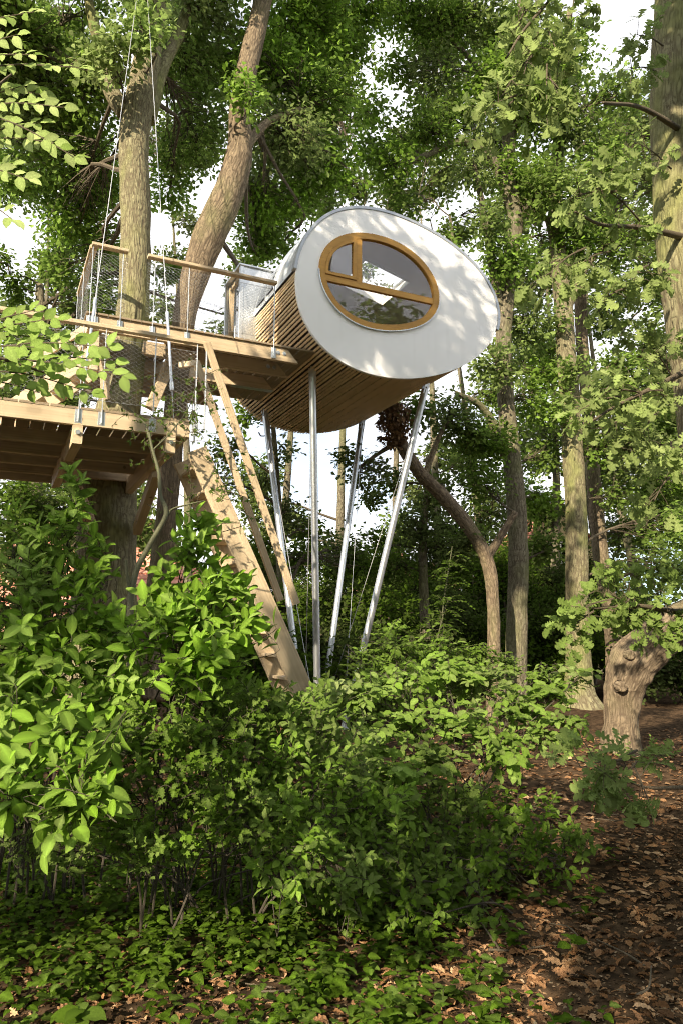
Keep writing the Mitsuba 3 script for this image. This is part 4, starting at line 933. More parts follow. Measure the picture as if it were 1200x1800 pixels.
# ------------------------------------------------------------------ houses behind the wood
def house(key, x0, x1, y0, y1, ze, zr, along, wall_m, roof_m, wins, hip=0.0, over=.35, course=.33):
    W = MB(); c = [(x0, y0), (x1, y0), (x1, y1), (x0, y1)]
    for (ax, ay), (bx_, by) in zip(c, c[1:] + c[:1]):
        L = math.hypot(bx_ - ax, by - ay); W.add(np.array([[ax, ay, -.3], [bx_, by, -.3], [bx_, by, ze], [ax, ay, ze]]), [[0, 1, 2], [0, 2, 3]], np.array([[0, 0], [L, 0], [L, ze], [0, ze]]))
    if along == 'y':
        for y in (y0, y1): W.add(np.array([[x0, y, ze], [x1, y, ze], [(x0 + x1) / 2, y, zr]]), [[0, 1, 2]], np.array([[0, ze], [x1 - x0, ze], [(x1 - x0) / 2, zr]]))
    add('wall', W.shape(wall_m), key)
    Rf = MB()

    def slope(a, b, c_, d):           # eave a-b, ridge d-c, laid in overlapping courses
        a, b, c_, d = map(np.asarray, (a, b, c_, d)); n = max(2, int(np.linalg.norm((d + c_) / 2 - (a + b) / 2) / course)); N = unit(np.cross(b - a, (d + c_) / 2 - (a + b) / 2)) 
        if N[2] < 0: N = -N
        for k in range(n):
            t0, t1 = k / n, (k + 1.12) / n
            A, B, C_, D = a + (d - a) * t0, b + (c_ - b) * t0, b + (c_ - b) * t1, a + (d - a) * t1
            L = np.linalg.norm(B - A)
            V = np.array([A + N * .05, B + N * .05, C_ + N * .012, D + N * .012, A, B]); Rf.add(V, [[0, 1, 2], [0, 2, 3], [4, 5, 1], [4, 1, 0]], np.array([[0, k * .33 + .02], [L, k * .33 + .02], [L, k * .33 + .31], [0, k * .33 + .31], [0, k * .33], [L, k * .33]]))
    o = over; dz = o * (zr - ze) / ((y1 - y0) / 2 if along == 'x' else (x1 - x0) / 2)
    if along == 'x':
        ym = (y0 + y1) / 2
        slope((x0 - o, y0 - o, ze - dz), (x1 + o, y0 - o, ze - dz), (x1 + o - hip, ym, zr), (x0 - o + hip, ym, zr)); slope((x1 + o, y1 + o, ze - dz), (x0 - o, y1 + o, ze - dz), (x0 - o + hip, ym, zr), (x1 + o - hip, ym, zr))
        if hip:
            slope((x0 - o, y1 + o, ze - dz), (x0 - o, y0 - o, ze - dz), (x0 - o + hip, ym, zr), (x0 - o + hip, ym + .01, zr)); slope((x1 + o, y0 - o, ze - dz), (x1 + o, y1 + o, ze - dz), (x1 + o - hip, ym, zr), (x1 + o - hip, ym - .01, zr))
    else:
        xm = (x0 + x1) / 2
        slope((x0 - o, y1 + o, ze - dz), (x0 - o, y0 - o, ze - dz), (xm, y0 - o, zr), (xm, y1 + o, zr)); slope((x1 + o, y0 - o, ze - dz), (x1 + o, y1 + o, ze - dz), (xm, y1 + o, zr), (xm, y0 - o, zr))
    rk = add('roof', Rf.shape(roof_m), key)
    add('chimney', solid([bar(((x0 + x1) / 2, (y0 + y1) / 2 + .6, zr - .8), ((x0 + x1) / 2, (y0 + y1) / 2 + .6, zr + .6), .6, .5, up=(0, 1, 0))], 'red_brick'), rk)
    for wx, wz, ww, wh in wins:
        w_ = add('window', solid([bar((wx - ww / 2, y0 - .02, wz + s * wh / 2), (wx + ww / 2, y0 - .02, wz + s * wh / 2), .08, .08) for s in (-1, 1)] + [bar((wx + s * ww / 2, y0 - .022, wz - wh / 2), (wx + s * ww / 2, y0 - .022, wz + wh / 2), .08, .08, up=(0, 1, 0)) for s in (-1, 0, 1)], 'white_trim'), key)
        add('pane', solid([bar((wx - ww / 2, y0 + .0, wz), (wx + ww / 2, y0 + .0, wz), .02, wh)], 'dark_glass'), w_)


H1 = thing('house', 'house with pinkish tiled hip roof seen behind the thick oak at left', 'house')
house(H1, -16.0, -5.4, 28.5, 36, 2.9, 6.6, 'x', 'red_brick', 'roof_tile', [(-7.2, 1.5, 1.2, 1.1), (-10.5, 1.5, 1.4, 1.1)], hip=3.2)
H2 = thing('house', 'yellow brick house with tiled gable behind the two straight oaks at right', 'house')
house(H2, 6.9, 11.4, 31, 39, 4.4, 7.2, 'y', 'pale_brick', 'roof_tile', [(8.2, 2.4, 1.2, 1.2), (10.2, 2.4, 1.2, 1.2), (9.2, 5.0, .9, .9)])
H3 = thing('house', 'low house with reddish roof glimpsed between the rightmost pole and the leaning oak', 'house')
house(H3, .8, 5.6, 36, 44, 3.0, 5.4, 'x', 'white_trim', 'roof_tile', [(2.4, 1.9, 1.2, 1.0), (4.2, 1.9, 1.2, 1.0)])


# ------------------------------------------------------------------ bushes
def bush(key, base, blobs, tmpl, bsdf, leafL, col, shoot=.4, spacing=.035, way='spiral', singles=0, seed=1, stems=1, bark_='stem_bark', up=.6, rough_r=.0052, smooth=True, lift=.0, yl=.3, zr=.9):
    """base (x, y); blobs: (px, py, depth, radius, shoots). Stems rise to each blob, shoots leave them, leaves sit along the shoots."""
    rg = np.random.default_rng(seed); lv = Leaves(); tw = MB(); B0 = np.array([base[0], base[1], float(ground_z(base[0], base[1])) - .03])
    for px, py, Y, R, ns in blobs:
        c = at(px, py, Y); foot = B0 + [rg.normal() * .2, rg.normal() * .16, 0]
        q = spline(np.array([foot, foot + (c - foot) * [.25, .25, .45] + rg.normal(size=3) * .04, foot + (c - foot) * [.7, .7, .8] + rg.normal(size=3) * .04, c]), 14)
        v, f, u = tube(q, np.linspace(rough_r * 1.6, rough_r * .5, 14), 6, cap=False); tw.add(v, f, u)
        cc = jit(rg, np.array(col), 1, .12, .3)[0]
        tips = c + ball(rg, ns, .35) * np.array([R, R, R * zr])
        for t in tips:
            out = unit(t - c); d = unit(out * .75 + np.array([0, -.15, up]) + rg.normal(size=3) * .3); L = shoot * rg.uniform(.6, 1.25)
            A = t - d * L; s = q[int(np.argmin(np.linalg.norm(q - (A - [0, 0, .15]), axis=1)))]
            qq = spline(np.array([s, A, A + d * L * .5 + [0, 0, .02], t]), 12)
            v, f, u = tube(qq, np.linspace(rough_r * .5, .0016, 12), 4, cap=False); tw.add(v, f, u)
            m = max(4, int(L / spacing)); ta = np.linspace(.42, 1.0, m); qi = np.minimum((ta * 11.99).astype(int), 11); P = qq[qi]; D = unit(np.gradient(qq, axis=0))[qi]
            P = P + D * ((ta * 11.99 - qi)[:, None]) * np.linalg.norm(qq[-1] - qq[-2])
            a_ = unit(np.cross(D, [.1, .2, 1.0])); b_ = np.cross(D, a_)
            if way == 'spiral':
                ph = np.arange(m) * 2.4 + rg.uniform(0, 6); rad = np.cos(ph)[:, None] * a_ + np.sin(ph)[:, None] * b_
            else:
                rad = a_ * np.where(np.arange(m) % 2, 1, -1)[:, None] + rg.normal(size=(m, 3)) * .12
            k = np.linspace(.45, .95, m)[:, None]
            dd = unit(D * k + rad * (1.15 - .45 * k) + np.array([0, 0, -.12]) + rg.normal(size=(m, 3)) * .14)
            nr = unit(D * .45 + SUN * .55 + np.array([0, -.12 + lift * -1, .5]) + rg.normal(size=(m, 3)) * .28) if way == 'spiral' else unit(SUN * .5 + np.array([0, -.1 - lift, .8]) + rg.normal(size=(m, 3)) * .25 + b_ * 0)
            lv.add(P + dd * .006, dd, nr, leafL * rg.uniform(.6, 1.15, m) * np.where(ta > .93, .75, 1), jit(rg, cc, m, .16, yl))
    add('stem', tw.shape(bark_, uv=False), key, kind='stuff')
    if singles: lv.singles(tmpl, bsdf, key, singles, seed)
    else: lv.mass(tmpl, bsdf, key, smooth=smooth)


LC = (.15, .27, .03)
k = thing('cherry_laurel', 'tall cherry laurel at the left edge, upright shoots of glossy leaves before the thick oak', 'shrub', None)
bush(k, (-1.85, 4.9), [(128, 850, 4.6, .10, 6), (120, 900, 4.6, .14, 8), (80, 950, 4.5, .16, 9), (50, 1010, 4.4, .2, 11), (150, 1000, 4.6, .18, 10), (175, 955, 4.7, .09, 4), (110, 1070, 4.4, .22, 13), (40, 1110, 4.2, .22, 12), (180, 1080, 4.5, .18, 10), (90, 1160, 4.2, .22, 12), (15, 920, 4.6, .12, 6), (30, 1200, 4.1, .22, 10), (160, 1160, 4.4, .2, 9), (-60, 1050, 4.3, .3, 10), (190, 1130, 4.4, .16, 9), (225, 1190, 4.3, .16, 9), (170, 1230, 4.2, .2, 11), (100, 1240, 4.1, .2, 10), (20, 1290, 4.1, .2, 9)], L_LAUREL, 'leaf_gloss', .112, LC, .28, .028, 'spiral', 230, 41)
k = thing('cherry_laurel', 'cherry laurel before the ladder foot, its top shoot reaching over the stringer', 'shrub', None)
bush(k, (-1.1, 5.0), [(345, 920, 4.55, .07, 5), (335, 965, 4.5, .12, 8), (385, 1010, 4.5, .14, 9), (300, 1030, 4.4, .17, 10), (430, 1050, 4.5, .10, 6), (350, 1080, 4.3, .2, 13), (275, 1110, 4.2, .2, 11), (410, 1110, 4.4, .15, 8), (340, 1150, 4.1, .2, 11), (240, 1070, 4.3, .14, 6), (455, 1080, 4.6, .08, 4), (390, 1160, 4.3, .15, 7)], L_LAUREL, 'leaf_gloss', .118, LC, .26, .027, 'spiral', 230, 42)
k = thing('cherry_laurel', 'low cherry laurel at lower left with the largest leaves, hanging over dark shade', 'shrub', None)
bush(k, (-2.3, 5.8), [(110, 1290, 3.7, .18, 9), (60, 1350, 3.6, .2, 9), (140, 1370, 3.5, .16, 9), (100, 1430, 3.45, .15, 8), (160, 1300, 3.75, .15, 7), (20, 1400, 3.5, .18, 7), (-30, 1300, 3.6, .25, 8), (165, 1420, 3.5, .10, 5), (30, 1250, 3.8, .2, 8)], L_LAUREL, 'leaf_gloss', .118, (.145, .265, .028), .22, .028, 'spiral', 150, 43, up=.1, rough_r=.005)
k = thing('holly_bush', 'spiny leaved holly bush between the laurels and the small leaved shrub', 'shrub', None)
bush(k, (-.85, 4.55), [(350, 1210, 4.3, .22, 22), (290, 1270, 4.05, .22, 20), (380, 1280, 4.2, .24, 22), (240, 1310, 3.95, .16, 12), (210, 1370, 4.0, .2, 14), (200, 1290, 4.2, .18, 12), (230, 1440, 3.95, .18, 12), (120, 1480, 4.2, .22, 12), (40, 1480, 4.2, .22, 12), (310, 1350, 4.0, .24, 20), (400, 1370, 4.1, .25, 20), (300, 1450, 3.9, .2, 16), (260, 1490, 3.8, .12, 8), (370, 1450, 4.0, .22, 15), (430, 1450, 4.15, .2, 12), (430, 1240, 4.3, .2, 15)], L_HOLLY, 'leaf_gloss', .068, (.12, .215, .042), .2, .02, 'spiral', 250, 44)
k = thing('privet_bush', 'bushy small leaved shrub with several thin bare stems, right of the holly', 'shrub', None)
bush(k, (-.65, 4.75), [(470, 1240, 4.7, .26, 26), (540, 1290, 4.6, .3, 30), (450, 1320, 4.5, .28, 26), (600, 1330, 4.7, .3, 28), (510, 1390, 4.4, .3, 28), (590, 1420, 4.5, .3, 26), (430, 1430, 4.3, .25, 18), (500, 1490, 4.25, .28, 22), (590, 1520, 4.4, .3, 24), (540, 1250, 4.9, .25, 18), (390, 1250, 4.5, .2, 14), (660, 1400, 4.7, .28, 22), (660, 1480, 4.6, .25, 18)], L_SMALL, 'leaf_near', .066, (.15, .26, .045), .26, .018, 'spiral', 300, 45, stems=5)
k = thing('hornbeam_sapling', 'spreading sapling of toothed oval leaves right of centre, sunlit on top', 'shrub', None)
bush(k, (.85, 5.6), [(630, 1230, 5.6, .28, 20), (700, 1210, 5.9, .34, 24), (780, 1190, 6.1, .36, 26), (860, 1200, 6.1, .32, 22), (720, 1280, 5.5, .36, 26), (640, 1310, 5.3, .3, 20), (810, 1270, 5.7, .36, 26), (900, 1250, 5.9, .32, 22), (970, 1220, 6.0, .24, 13), (1020, 1190, 6.0, .13, 6), (880, 1320, 5.6, .3, 18), (760, 1350, 5.3, .3, 18), (690, 1360, 5.1, .28, 16), (960, 1300, 5.8, .26, 13), (1000, 1270, 5.8, .2, 9)], L_OVAL, 'leaf_near', .082, (.165, .275, .055), .3, .03, 'flat', 300, 46, up=.02, lift=.15, zr=.5)
k = thing('pale_shoot', 'pale sunlit upright shoots of broad leaves at the foot of the front poles', 'plant', None)
bush(k, (-.05, 5.9), [(580, 1215, 5.5, .10, 7), (625, 1215, 5.6, .09, 6), (560, 1240, 5.4, .08, 4)], L_OVAL, 'leaf_near', .085, (.30, .38, .14), .25, .035, 'spiral', 40, 47, up=1.0, lift=.3)
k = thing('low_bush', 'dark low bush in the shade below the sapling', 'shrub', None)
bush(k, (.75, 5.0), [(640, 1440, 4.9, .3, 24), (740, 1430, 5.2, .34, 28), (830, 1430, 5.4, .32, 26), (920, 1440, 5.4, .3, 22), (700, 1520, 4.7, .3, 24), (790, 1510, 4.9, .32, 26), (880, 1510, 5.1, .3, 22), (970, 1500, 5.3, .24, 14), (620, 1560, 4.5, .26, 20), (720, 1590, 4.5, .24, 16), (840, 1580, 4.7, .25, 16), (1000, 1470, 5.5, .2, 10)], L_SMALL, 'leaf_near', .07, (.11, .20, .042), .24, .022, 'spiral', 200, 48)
k = thing('hazel_bush', 'finely leaved bush behind the sapling, at the foot of the leaning pole', 'shrub', None)
bush(k, (.9, 8.8), [(640, 1170, 8.2, .3, 22), (700, 1140, 8.6, .42, 34), (770, 1150, 8.8, .42, 34), (840, 1160, 9, .4, 30), (720, 1190, 8.2, .4, 30), (800, 1200, 8.4, .4, 28), (890, 1170, 9.2, .3, 20), (640, 1210, 8, .3, 20), (690, 1110, 8.8, .25, 12), (950, 1190, 9.3, .25, 12)], L_SMALL, 'leaf_near', .075, (.13, .22, .045), .36, .025, 'flat', 60, 49, up=.05, zr=.5)
k = thing('low_plant', 'small green plants growing round the foot of the bending oak', 'plant', None)
bush(k, (3.75, 10.0), [(1050, 1335, 9.9, .22, 14), (1110, 1340, 9.8, .22, 14), (1160, 1325, 10.2, .25, 12), (1010, 1320, 10.4, .2, 10)], L_SMALL, 'leaf_near', .08, (.13, .22, .05), .22, .025, 'flat', 0, 52, up=.5)
# rowan saplings: feathered leaves
RW = thing('rowan_sapling', 'slender rowan sapling with feathered leaves and a pale thin stem, before the oaks', 'tree')
rg = np.random.default_rng(50); lv, tw = Leaves(), MB()
for px, py0, py1, Y in ((772, 1210, 960, 9.2), (762, 1210, 1060, 9.0)):
    q = spline(np.array([at(px - 6, 1290, Y), at(px, py0, Y), at(px + 4, (py0 + py1) / 2, Y), at(px + 22, py1, Y)]), 20); v, f, u = tube(q, np.linspace(.017, .005, 20), 7); tw.add(v, f, u)
    for j in range(26):
        p = q[rg.integers(7, 20)]; d = unit(rg.normal(size=3) * [1, 1, .3] + [.1, -.2, .35]); L = rg.uniform(.22, .36); e_ = p + d * L + [0, 0, -.08]
        r_ = spline(np.array([p, p + d * L * .55 + [0, 0, .02], e_]), 9); v, f, u = tube(r_, np.linspace(.003, .0012, 9), 3, cap=False); tw.add(v, f, u)
        sd = unit(np.cross(d, [0, 0, 1.0]))
        for i in range(2, 9):
            for s in (-1, 1):
                lv.add(r_[i][None], unit(d * .5 + sd * s + [0, 0, -.1] + rg.normal(size=3) * .08)[None], unit(np.array([0, -.1, 1]) + rg.normal(size=3) * .2)[None], .062, jit(rg, (.09, .155, .04), 1, .15, .25))
add('stem', tw.shape('green_stem', uv=False), RW, kind='stuff'); lv.mass(L_SMALL, 'leaf_near', RW)
# bare stemmed climber at the corner of the lower platform
CL = thing('climbing_shrub', 'bare greenish stem kinking up to the platform corner, tangle of small leaves on top', 'shrub')
rg = np.random.default_rng(51); lv, tw = Leaves(), MB(); main = MB()
for pts in ([(232, 1240, 6.6, 22), (228, 1090, 6.7, 21), (238, 1010, 6.8, 20), (262, 960, 6.9, 19), (288, 915, 7.0, 18), (292, 895, 7.05, 17), (282, 870, 7.1, 13), (279, 830, 7.2, 12), (268, 790, 7.3, 10), (262, 760, 7.35, 8)], [(296, 905, 7.05, 9), (303, 895, 7.05, 8), (330, 887, 7.0, 6), (360, 880, 7.0, 4)], [(229, 1040, 6.75, 11), (222, 1000, 6.75, 10), (222, 985, 6.75, 7)], [(262, 770, 7.35, 7), (255, 745, 7.4, 5), (235, 725, 7.45, 4), (200, 700, 7.5, 2)], [(270, 790, 7.3, 6), (300, 760, 7.4, 5), (330, 720, 7.5, 4), (345, 680, 7.5, 2)]):
    P, R = trunk_pts(pts); R = R * .5; q_, r_, m_ = stem_mesh(P, R, 14, 40, .12, 14, 3); main.add(*m_)
add('stem', main.shape('green_stem', True), CL)
for i in range(120):
    px, py = rg.normal(300, 45), rg.normal(725, 45)
    if i % 4 == 0: px, py = rg.normal(390, 30), rg.normal(850, 25)
    A = at(px, py, 7.45 + rg.normal() * .12); d = unit(rg.normal(size=3) * [1, .4, .6] + [.2, -.1, -.1]); B = A + d * rg.uniform(.1, .3)
    v, f, u = tube(np.array([A, (A + B) / 2 + [0, 0, .02], B]), np.array([.004, .003, .0015]), 4, cap=False); tw.add(v, f, u)
    n = rg.integers(4, 9); t = rg.random((n, 1)); dd = unit(rg.normal(size=(n, 3)) + d); lv.add(A + (B - A) * t, dd, unit(rg.normal(size=(n, 3)) * .6 + [0, -.2, .8]), .05 * rg.uniform(.6, 1.2, n), jit(rg, (.10, .155, .035), n, .2, .3))
add('twig', tw.shape('twig_bark', uv=False), CL, kind='stuff'); lv.mass(L_SMALL, 'leaf_near', CL, smooth=True)
# dark undergrowth at the back
BUSHY = [(470, 1000, 24, 1.6, 'ladder rails, far off'), (610, 1000, 25, 1.5, 'rear right pole foot'), (690, 1000, 26, 1.7, 'rightmost pole, far off'), (770, 1000, 26, 1.6, 'rowan sapling, far off'), (830, 960, 24, 1.5, 'bend of the leaning oak'), (930, 980, 25, 1.7, 'tall oak, far off'), (1040, 1020, 25, 1.6, 'slanting dark trunk'), (380, 1060, 22, 1.2, 'top of the middle laurel'), (655, 1030, 22, 1.2, 'rear right pole, far off'), (735, 1045, 23, 1.2, 'slim young tree'), (885, 1020, 22, 1.6, 'leaning oak, far off'), (985, 1030, 23, 1.4, 'straight pale oak'), (560, 1060, 21, 1.2, 'front pole, far off'), (500, 1090, 14.5, 1.0, 'ladder foot'), (590, 1060, 16, .9, 'front poles'), (680, 1080, 15, .9, 'leaning pole'), (640, 1150, 13, .7, 'poles, nearest'), (790, 1090, 19, 1.2, 'rowan sapling'), (860, 1120, 20, 1.0, 'leaning oak foot'), (955, 1120, 20, 1.2, 'tall oak foot'), (1120, 1090, 21, 1.4, 'low oak spray'), (1190, 1130, 18, 1.0, 'bending oak'), (300, 1090, 14, .8, 'second oak stem foot'), (60, 1090, 13, 1.1, 'left laurel'), (440, 1130, 13, .8, 'middle laurel')]
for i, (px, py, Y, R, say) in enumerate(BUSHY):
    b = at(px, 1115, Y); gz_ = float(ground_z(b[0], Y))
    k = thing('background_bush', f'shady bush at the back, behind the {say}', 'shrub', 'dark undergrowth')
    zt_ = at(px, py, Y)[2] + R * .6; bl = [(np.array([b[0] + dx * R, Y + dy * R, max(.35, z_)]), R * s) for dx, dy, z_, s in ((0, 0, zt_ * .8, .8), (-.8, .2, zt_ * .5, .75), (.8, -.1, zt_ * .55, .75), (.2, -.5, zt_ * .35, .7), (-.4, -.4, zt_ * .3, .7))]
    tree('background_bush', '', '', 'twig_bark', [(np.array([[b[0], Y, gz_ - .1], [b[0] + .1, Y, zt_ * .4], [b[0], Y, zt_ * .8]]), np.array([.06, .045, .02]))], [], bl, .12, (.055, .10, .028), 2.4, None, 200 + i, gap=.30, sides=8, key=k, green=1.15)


# ------------------------------------------------------------------ ground cover and leaf litter
rg = np.random.default_rng(60)


def spread(n, x0, x1, y0, y1, fn):
    x, y = rg.uniform(x0, x1, n), rg.uniform(y0, y1, n); q = fn(x, y) > rg.random(n); x, y = x[q], y[q]
    return np.stack([x, y, ground_z(x, y)], 1)


def cover(x, y):
    patch = meshkit.fbm(np.stack([x * .9, y * .9, x * 0], 1), 3, 21)
    edge = 1 / (1 + np.exp((x - (.35 + .28 * (y - 3.4)) ) * 4.0))           # open litter to the right
    return np.clip((patch - .36) * 4.5, 0, 1) * edge


P = spread(6600, -4.2, 2.6, 3.0, 8.0, cover); lv = Leaves(); tw = MB()
for p in P:
    h = rg.uniform(.05, .17); top = p + [rg.normal() * .03, rg.normal() * .03, h]
    ph = rg.uniform(0, 6.28); m = 2 if h < .1 else 3
    for j in range(m):
        a_ = ph + j * 1.57; z = h * (1 - .38 * j)
        for s in (0, math.pi):
            d = np.array([math.cos(a_ + s), math.sin(a_ + s), .05]); lv.add((p * (1 - z / h) + top * (z / h) + d * .012)[None], d[None], np.array([[rg.normal() * .3, -.1 + rg.normal() * .3, 1.0]]), np.array([.05 * rg.uniform(.5, 1.3) * (1 + .15 * j)]), jit(rg, (.066, .12, .034), 1, .3, .3))
# leaves with a silvery band either side of the midrib
hv, hf, hc = L_HEART
lv.mass((hv, hf, np.where(np.abs(hv[:, 1]) < .24, 1.55, .8)), 'leaf_near', None, 'ground_cover', True)
labels['ground_cover'].update(label='carpet of small heart shaped leaves with silvery veins on the shaded ground', category='ground cover')
# brown leaves
def lit_where(x, y): return np.where(y < 9, 1.0, .5)


P = spread(44000, -5, 6.5, 3.0, 13.0, lambda x, y: np.exp(-np.maximum(y - 4.5, 0) / 5.5)); n = len(P); near = P[:, 1] < 4.9
pal = np.array([[.23, .145, .08], [.15, .09, .048], [.30, .21, .125], [.19, .12, .07], [.10, .065, .04], [.36, .27, .175]])
col = pal[rg.choice(6, n, p=[.28, .26, .14, .18, .09, .05])] * rg.uniform(.75, 1.3, (n, 1)) * np.array([1.2, 1.06, .95])
a_ = rg.uniform(0, 6.28, n); d = np.stack([np.cos(a_), np.sin(a_), rg.normal(size=n) * .18], 1); nr = unit(np.stack([rg.normal(size=n) * .38, rg.normal(size=n) * .38, np.ones(n)], 1)); z_ = rg.uniform(.032, .085, n); P[:, 2] += rg.uniform(.004, .03, n)
L_DRY = leaf_template([-.08, 0, .1, .2, .3, .4, .52, .64, .78, .9, 1], [.012, .02, .13, .08, .22, .12, .30, .19, .28, .2, .03], .4, .32, False, 1.0, .85)
z_ = np.where(rg.random(n) < .35, z_ * .45, z_); a1, a2 = Leaves(), Leaves(); a1.add(P[near], d[near], nr[near], z_[near], col[near]); a2.add(P[~near], d[~near], nr[~near], z_[~near] * 1.15, col[~near])
P3 = spread(46000, -2.6, 4.6, 3.0, 8.0, lambda x, y: np.exp(-np.maximum(y - 3.6, 0) / 2.6)); n3 = len(P3); P3[:, 2] += rg.uniform(.001, .008, n3); a_ = rg.uniform(0, 6.28, n3)
a2.add(P3, np.stack([np.cos(a_), np.sin(a_), rg.normal(size=n3) * .2], 1), unit(np.stack([rg.normal(size=n3) * .5, rg.normal(size=n3) * .5, np.ones(n3)], 1)), rg.uniform(.010, .032, n3), pal[rg.choice(6, n3)] * rg.uniform(.5, 1.1, (n3, 1)))
v1, f1, c1 = leaf_mesh(*a1.cat(), L_DRY); v2, f2, c2 = leaf_mesh(*a2.cat(), L_FAR)
add('leaf_litter', mikit.ply(trimesh.Trimesh(np.vstack([v1, v2]), np.vstack([f1, f2 + len(v1)]), process=False), 'leaf_dry', color=np.vstack([c1, c2])), kind='stuff', label='brown fallen oak leaves covering the woodland floor', cat='leaf litter')
for i in range(26):
    x, y = rg.uniform(-.6, 3.4), rg.uniform(3.5, 7.5); a_ = rg.uniform(0, 3.14); L = rg.uniform(.15, .5); p = np.array([x, y, float(ground_z(x, y)) + .03]); e_ = p + [math.cos(a_) * L, math.sin(a_) * L, .02]
    m_ = (p + e_) / 2 + rg.normal(size=3) * .02; v, f, u = tube(spline(np.array([p, m_, e_]), 8), np.linspace(.007, .003, 8) * rg.uniform(.5, 1.2), 6)
    add('fallen_twig', solid([(v, f, u)], 'twig_bark'), label='thin dry twig lying among the brown leaves', cat='twig', group='twigs on the leaf litter')
SEED = [(775, 1740, 'oak seedling with a single upright pale leaf'), (690, 1760, 'holly seedling at the bottom edge'), (870, 1690, 'tiny green seedling in the leaf litter'), (1000, 1640, 'small seedling beside a fallen twig at right'), (800, 1640, 'small seedling in the litter below the ground cover'), (140, 1780, 'broad leaved seedling at the bottom left corner')]
for i, (px, py, say) in enumerate(SEED):
    p = atz(px, py + 20, 0); p[2] = float(ground_z(p[0], p[1])); k = thing('seedling', say, 'plant', 'seedlings in the litter'); lv = Leaves(); n = 7 if i in (1, 5) else 4; tip = p + [.01, 0, .10]
    add('stem', solid([tube(np.array([p, tip]), np.array([.003, .0015]), 5)], 'green_stem'), k)
    a_ = rg.uniform(0, 6.28) + np.arange(n) * 2.4; dd = np.stack([np.cos(a_), np.sin(a_), np.full(n, .25)], 1)
    lv.add(p + (tip - p) * np.linspace(.5, 1, n)[:, None], dd, np.tile([0, -.3, 1.0], (n, 1)) + rg.normal(size=(n, 3)) * .2, rg.uniform(.06, .10, n) * (1.3 if i == 5 else 1), jit(rg, (.10, .18, .04), n, .15, .3))
    lv.mass(L_HOLLY if i == 1 else L_OVAL, 'leaf_near', k, 'foliage', True)

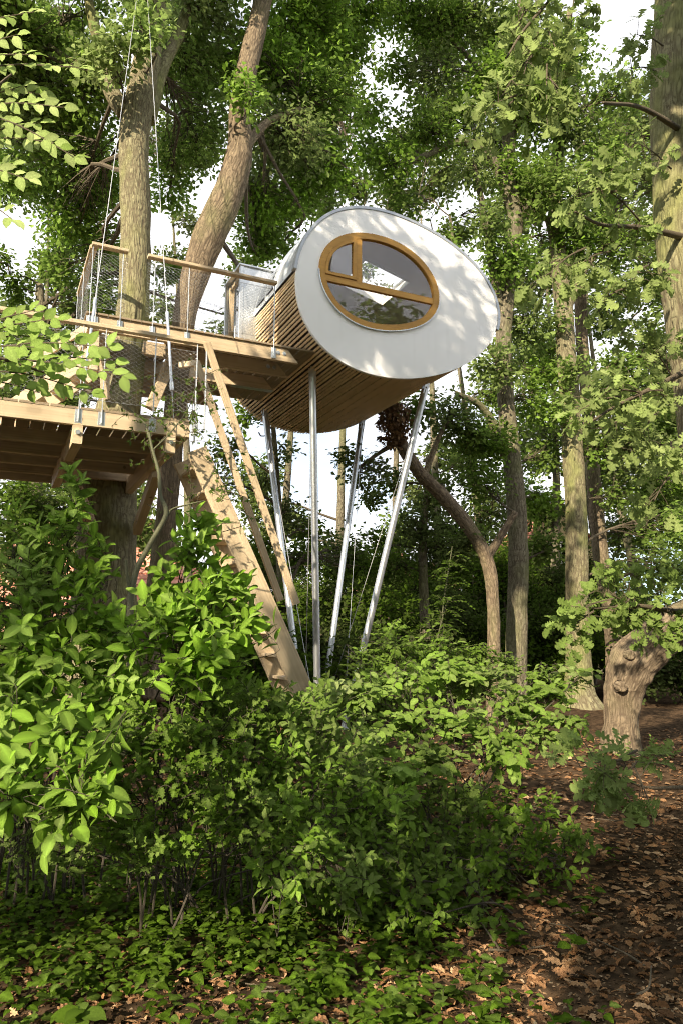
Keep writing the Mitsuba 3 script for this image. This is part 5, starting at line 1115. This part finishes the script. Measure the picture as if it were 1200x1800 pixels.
# ------------------------------------------------------------------ the wood around and behind the camera
for i, (x, y, w, crowns) in enumerate([
        (-4.9, -1.0, .16, [(-4.6, -.6, 3.2, .9), (-3.2, -1.2, 3.3, .6)]),
        (-1.9, -2.6, .16, [(-2.2, -1.6, 3.8, .9), (-1.0, -2.0, 3.6, .7)]),
        (-5.2, 1.0, .26, [(-2.6, 2.4, 11.3, 1.1), (-3.6, 2.0, 11.6, 1.2), (-4.4, 2.8, 11.2, 1.1), (-3.2, 3.4, 12.3, 1.0), (-1.6, 3.0, 11.8, .9), (-4.6, 1.4, 12.0, 1.1)]),
        (-2.2, -6.0, .32, [(-1.6, -5.0, 6.3, 1.3), (-2.8, -6.6, 6.6, 1.2), (-.6, -6.4, 7.0, 1.4)]),
        (3.6, -2.5, .3, [(3.0, -1.6, 7.0, 1.8), (4.6, -1.2, 8.6, 1.9), (2.2, -2.6, 8.8, 1.8), (4.6, -3.5, 6, 1.9), (3.4, .6, 9.2, 1.7), (1.6, .2, 10, 1.6), (5.2, .4, 6.5, 1.7)]),
        (1.8, -5.5, .3, [(1.6, -5, 4.5, 1.9), (.4, -4.6, 7.2, 1.6), (2.8, -5.6, 7.5, 2.0), (3.6, -4.8, 3.6, 1.8), (.6, -6, 3.2, 1.5)]),
        (6.6, -1.0, .3, [(6.2, -.4, 4, 1.9), (7, -1.8, 6.5, 2), (6.4, 1.4, 5.6, 1.8), (6.8, .8, 8.5, 1.9), (6.0, -2.6, 3.4, 1.8)]),
        (2.8, 1.0, .25, [(.9, 2.4, 9.8, 1.5), (2.8, 2.8, 9.8, 1.6), (-.2, 1.0, 10.8, 1.3), (4.4, 3.0, 9.0, 1.6)]),
        (-9.5, -7.0, .35, [(-8.6, -6.4, 9.5, 1.2), (-9, -8.5, 9.5, 1.7)]),
        (-7.0, 1.2, .2, [(-6.6, 1.4, 3.0, 1.3), (-7.6, .6, 3.6, 1.4), (-6.4, 2.6, 2.4, 1.2)]),
        (8.5, 4.0, .3, [(8, 4.5, 7, 1.9), (9, 3, 9.5, 1.9), (8.6, 5.6, 10, 1.9), (8.2, 6.6, 5, 1.8), (8.8, 3.4, 4, 1.9)]),
        (-15.0, -14.0, .35, [(-15, -14, 8, 2.6), (-16.5, -12.5, 6.5, 2.5), (-13.6, -15, 6, 2.5), (-14.5, -13, 3.2, 2.3)]),
        (-10.5, -18.0, .35, [(-10.5, -18, 8.2, 2.7), (-12, -17, 6, 2.6), (-9, -19, 6.5, 2.5), (-10.6, -17, 3, 2.3)]),
        (-6.0, -20.5, .35, [(-6, -20.5, 8.2, 2.7), (-7.5, -20, 6, 2.5), (-4.5, -21, 6.5, 2.6), (-6, -19.6, 3, 2.3)]),
        (-19.0, -9.0, .35, [(-19, -9, 8.2, 2.7), (-20, -7.5, 6.5, 2.6), (-18, -10, 6, 2.5), (-18.6, -8.6, 3, 2.3)]),
        (-1.0, -20.0, .35, [(-1, -20, 8.6, 2.7), (-2.2, -20, 6, 2.6), (.6, -19.6, 6.5, 2.6), (-1, -19, 3, 2.3)]),
        (-16.0, 3.0, .35, [(-16, 3, 9, 2.6), (-15.5, 1, 6, 2.5), (-16, 5, 5.5, 2.4), (-15.6, 3, 3, 2.2)]),
        (-9.0, 6.0, .3, [(-8.4, 6.4, 7, 1.5), (-9.4, 6.6, 5.5, 1.4)])]):
    P_ = np.array([[x, y, -.2], [x + .1, y, 3], [x - .05, y + .1, 6], [x, y, max(c[2] for c in crowns) + .3]])
    tree('oak_tree', 'oak of the surrounding wood, outside the picture', 'tree', 'bark_grey', [(P_, w * np.array([1, .8, .6, .2]))], [], [(np.array(c[:3], float), c[3]) for c in crowns], .24 if abs(x) + abs(y) < 16 else .42, (.08, .135, .03), 1.9, 'trees outside the picture', 300 + i, gap=.43 if x == -5.2 else .47 if x == -1.9 else .40, sides=12, rosette=5)
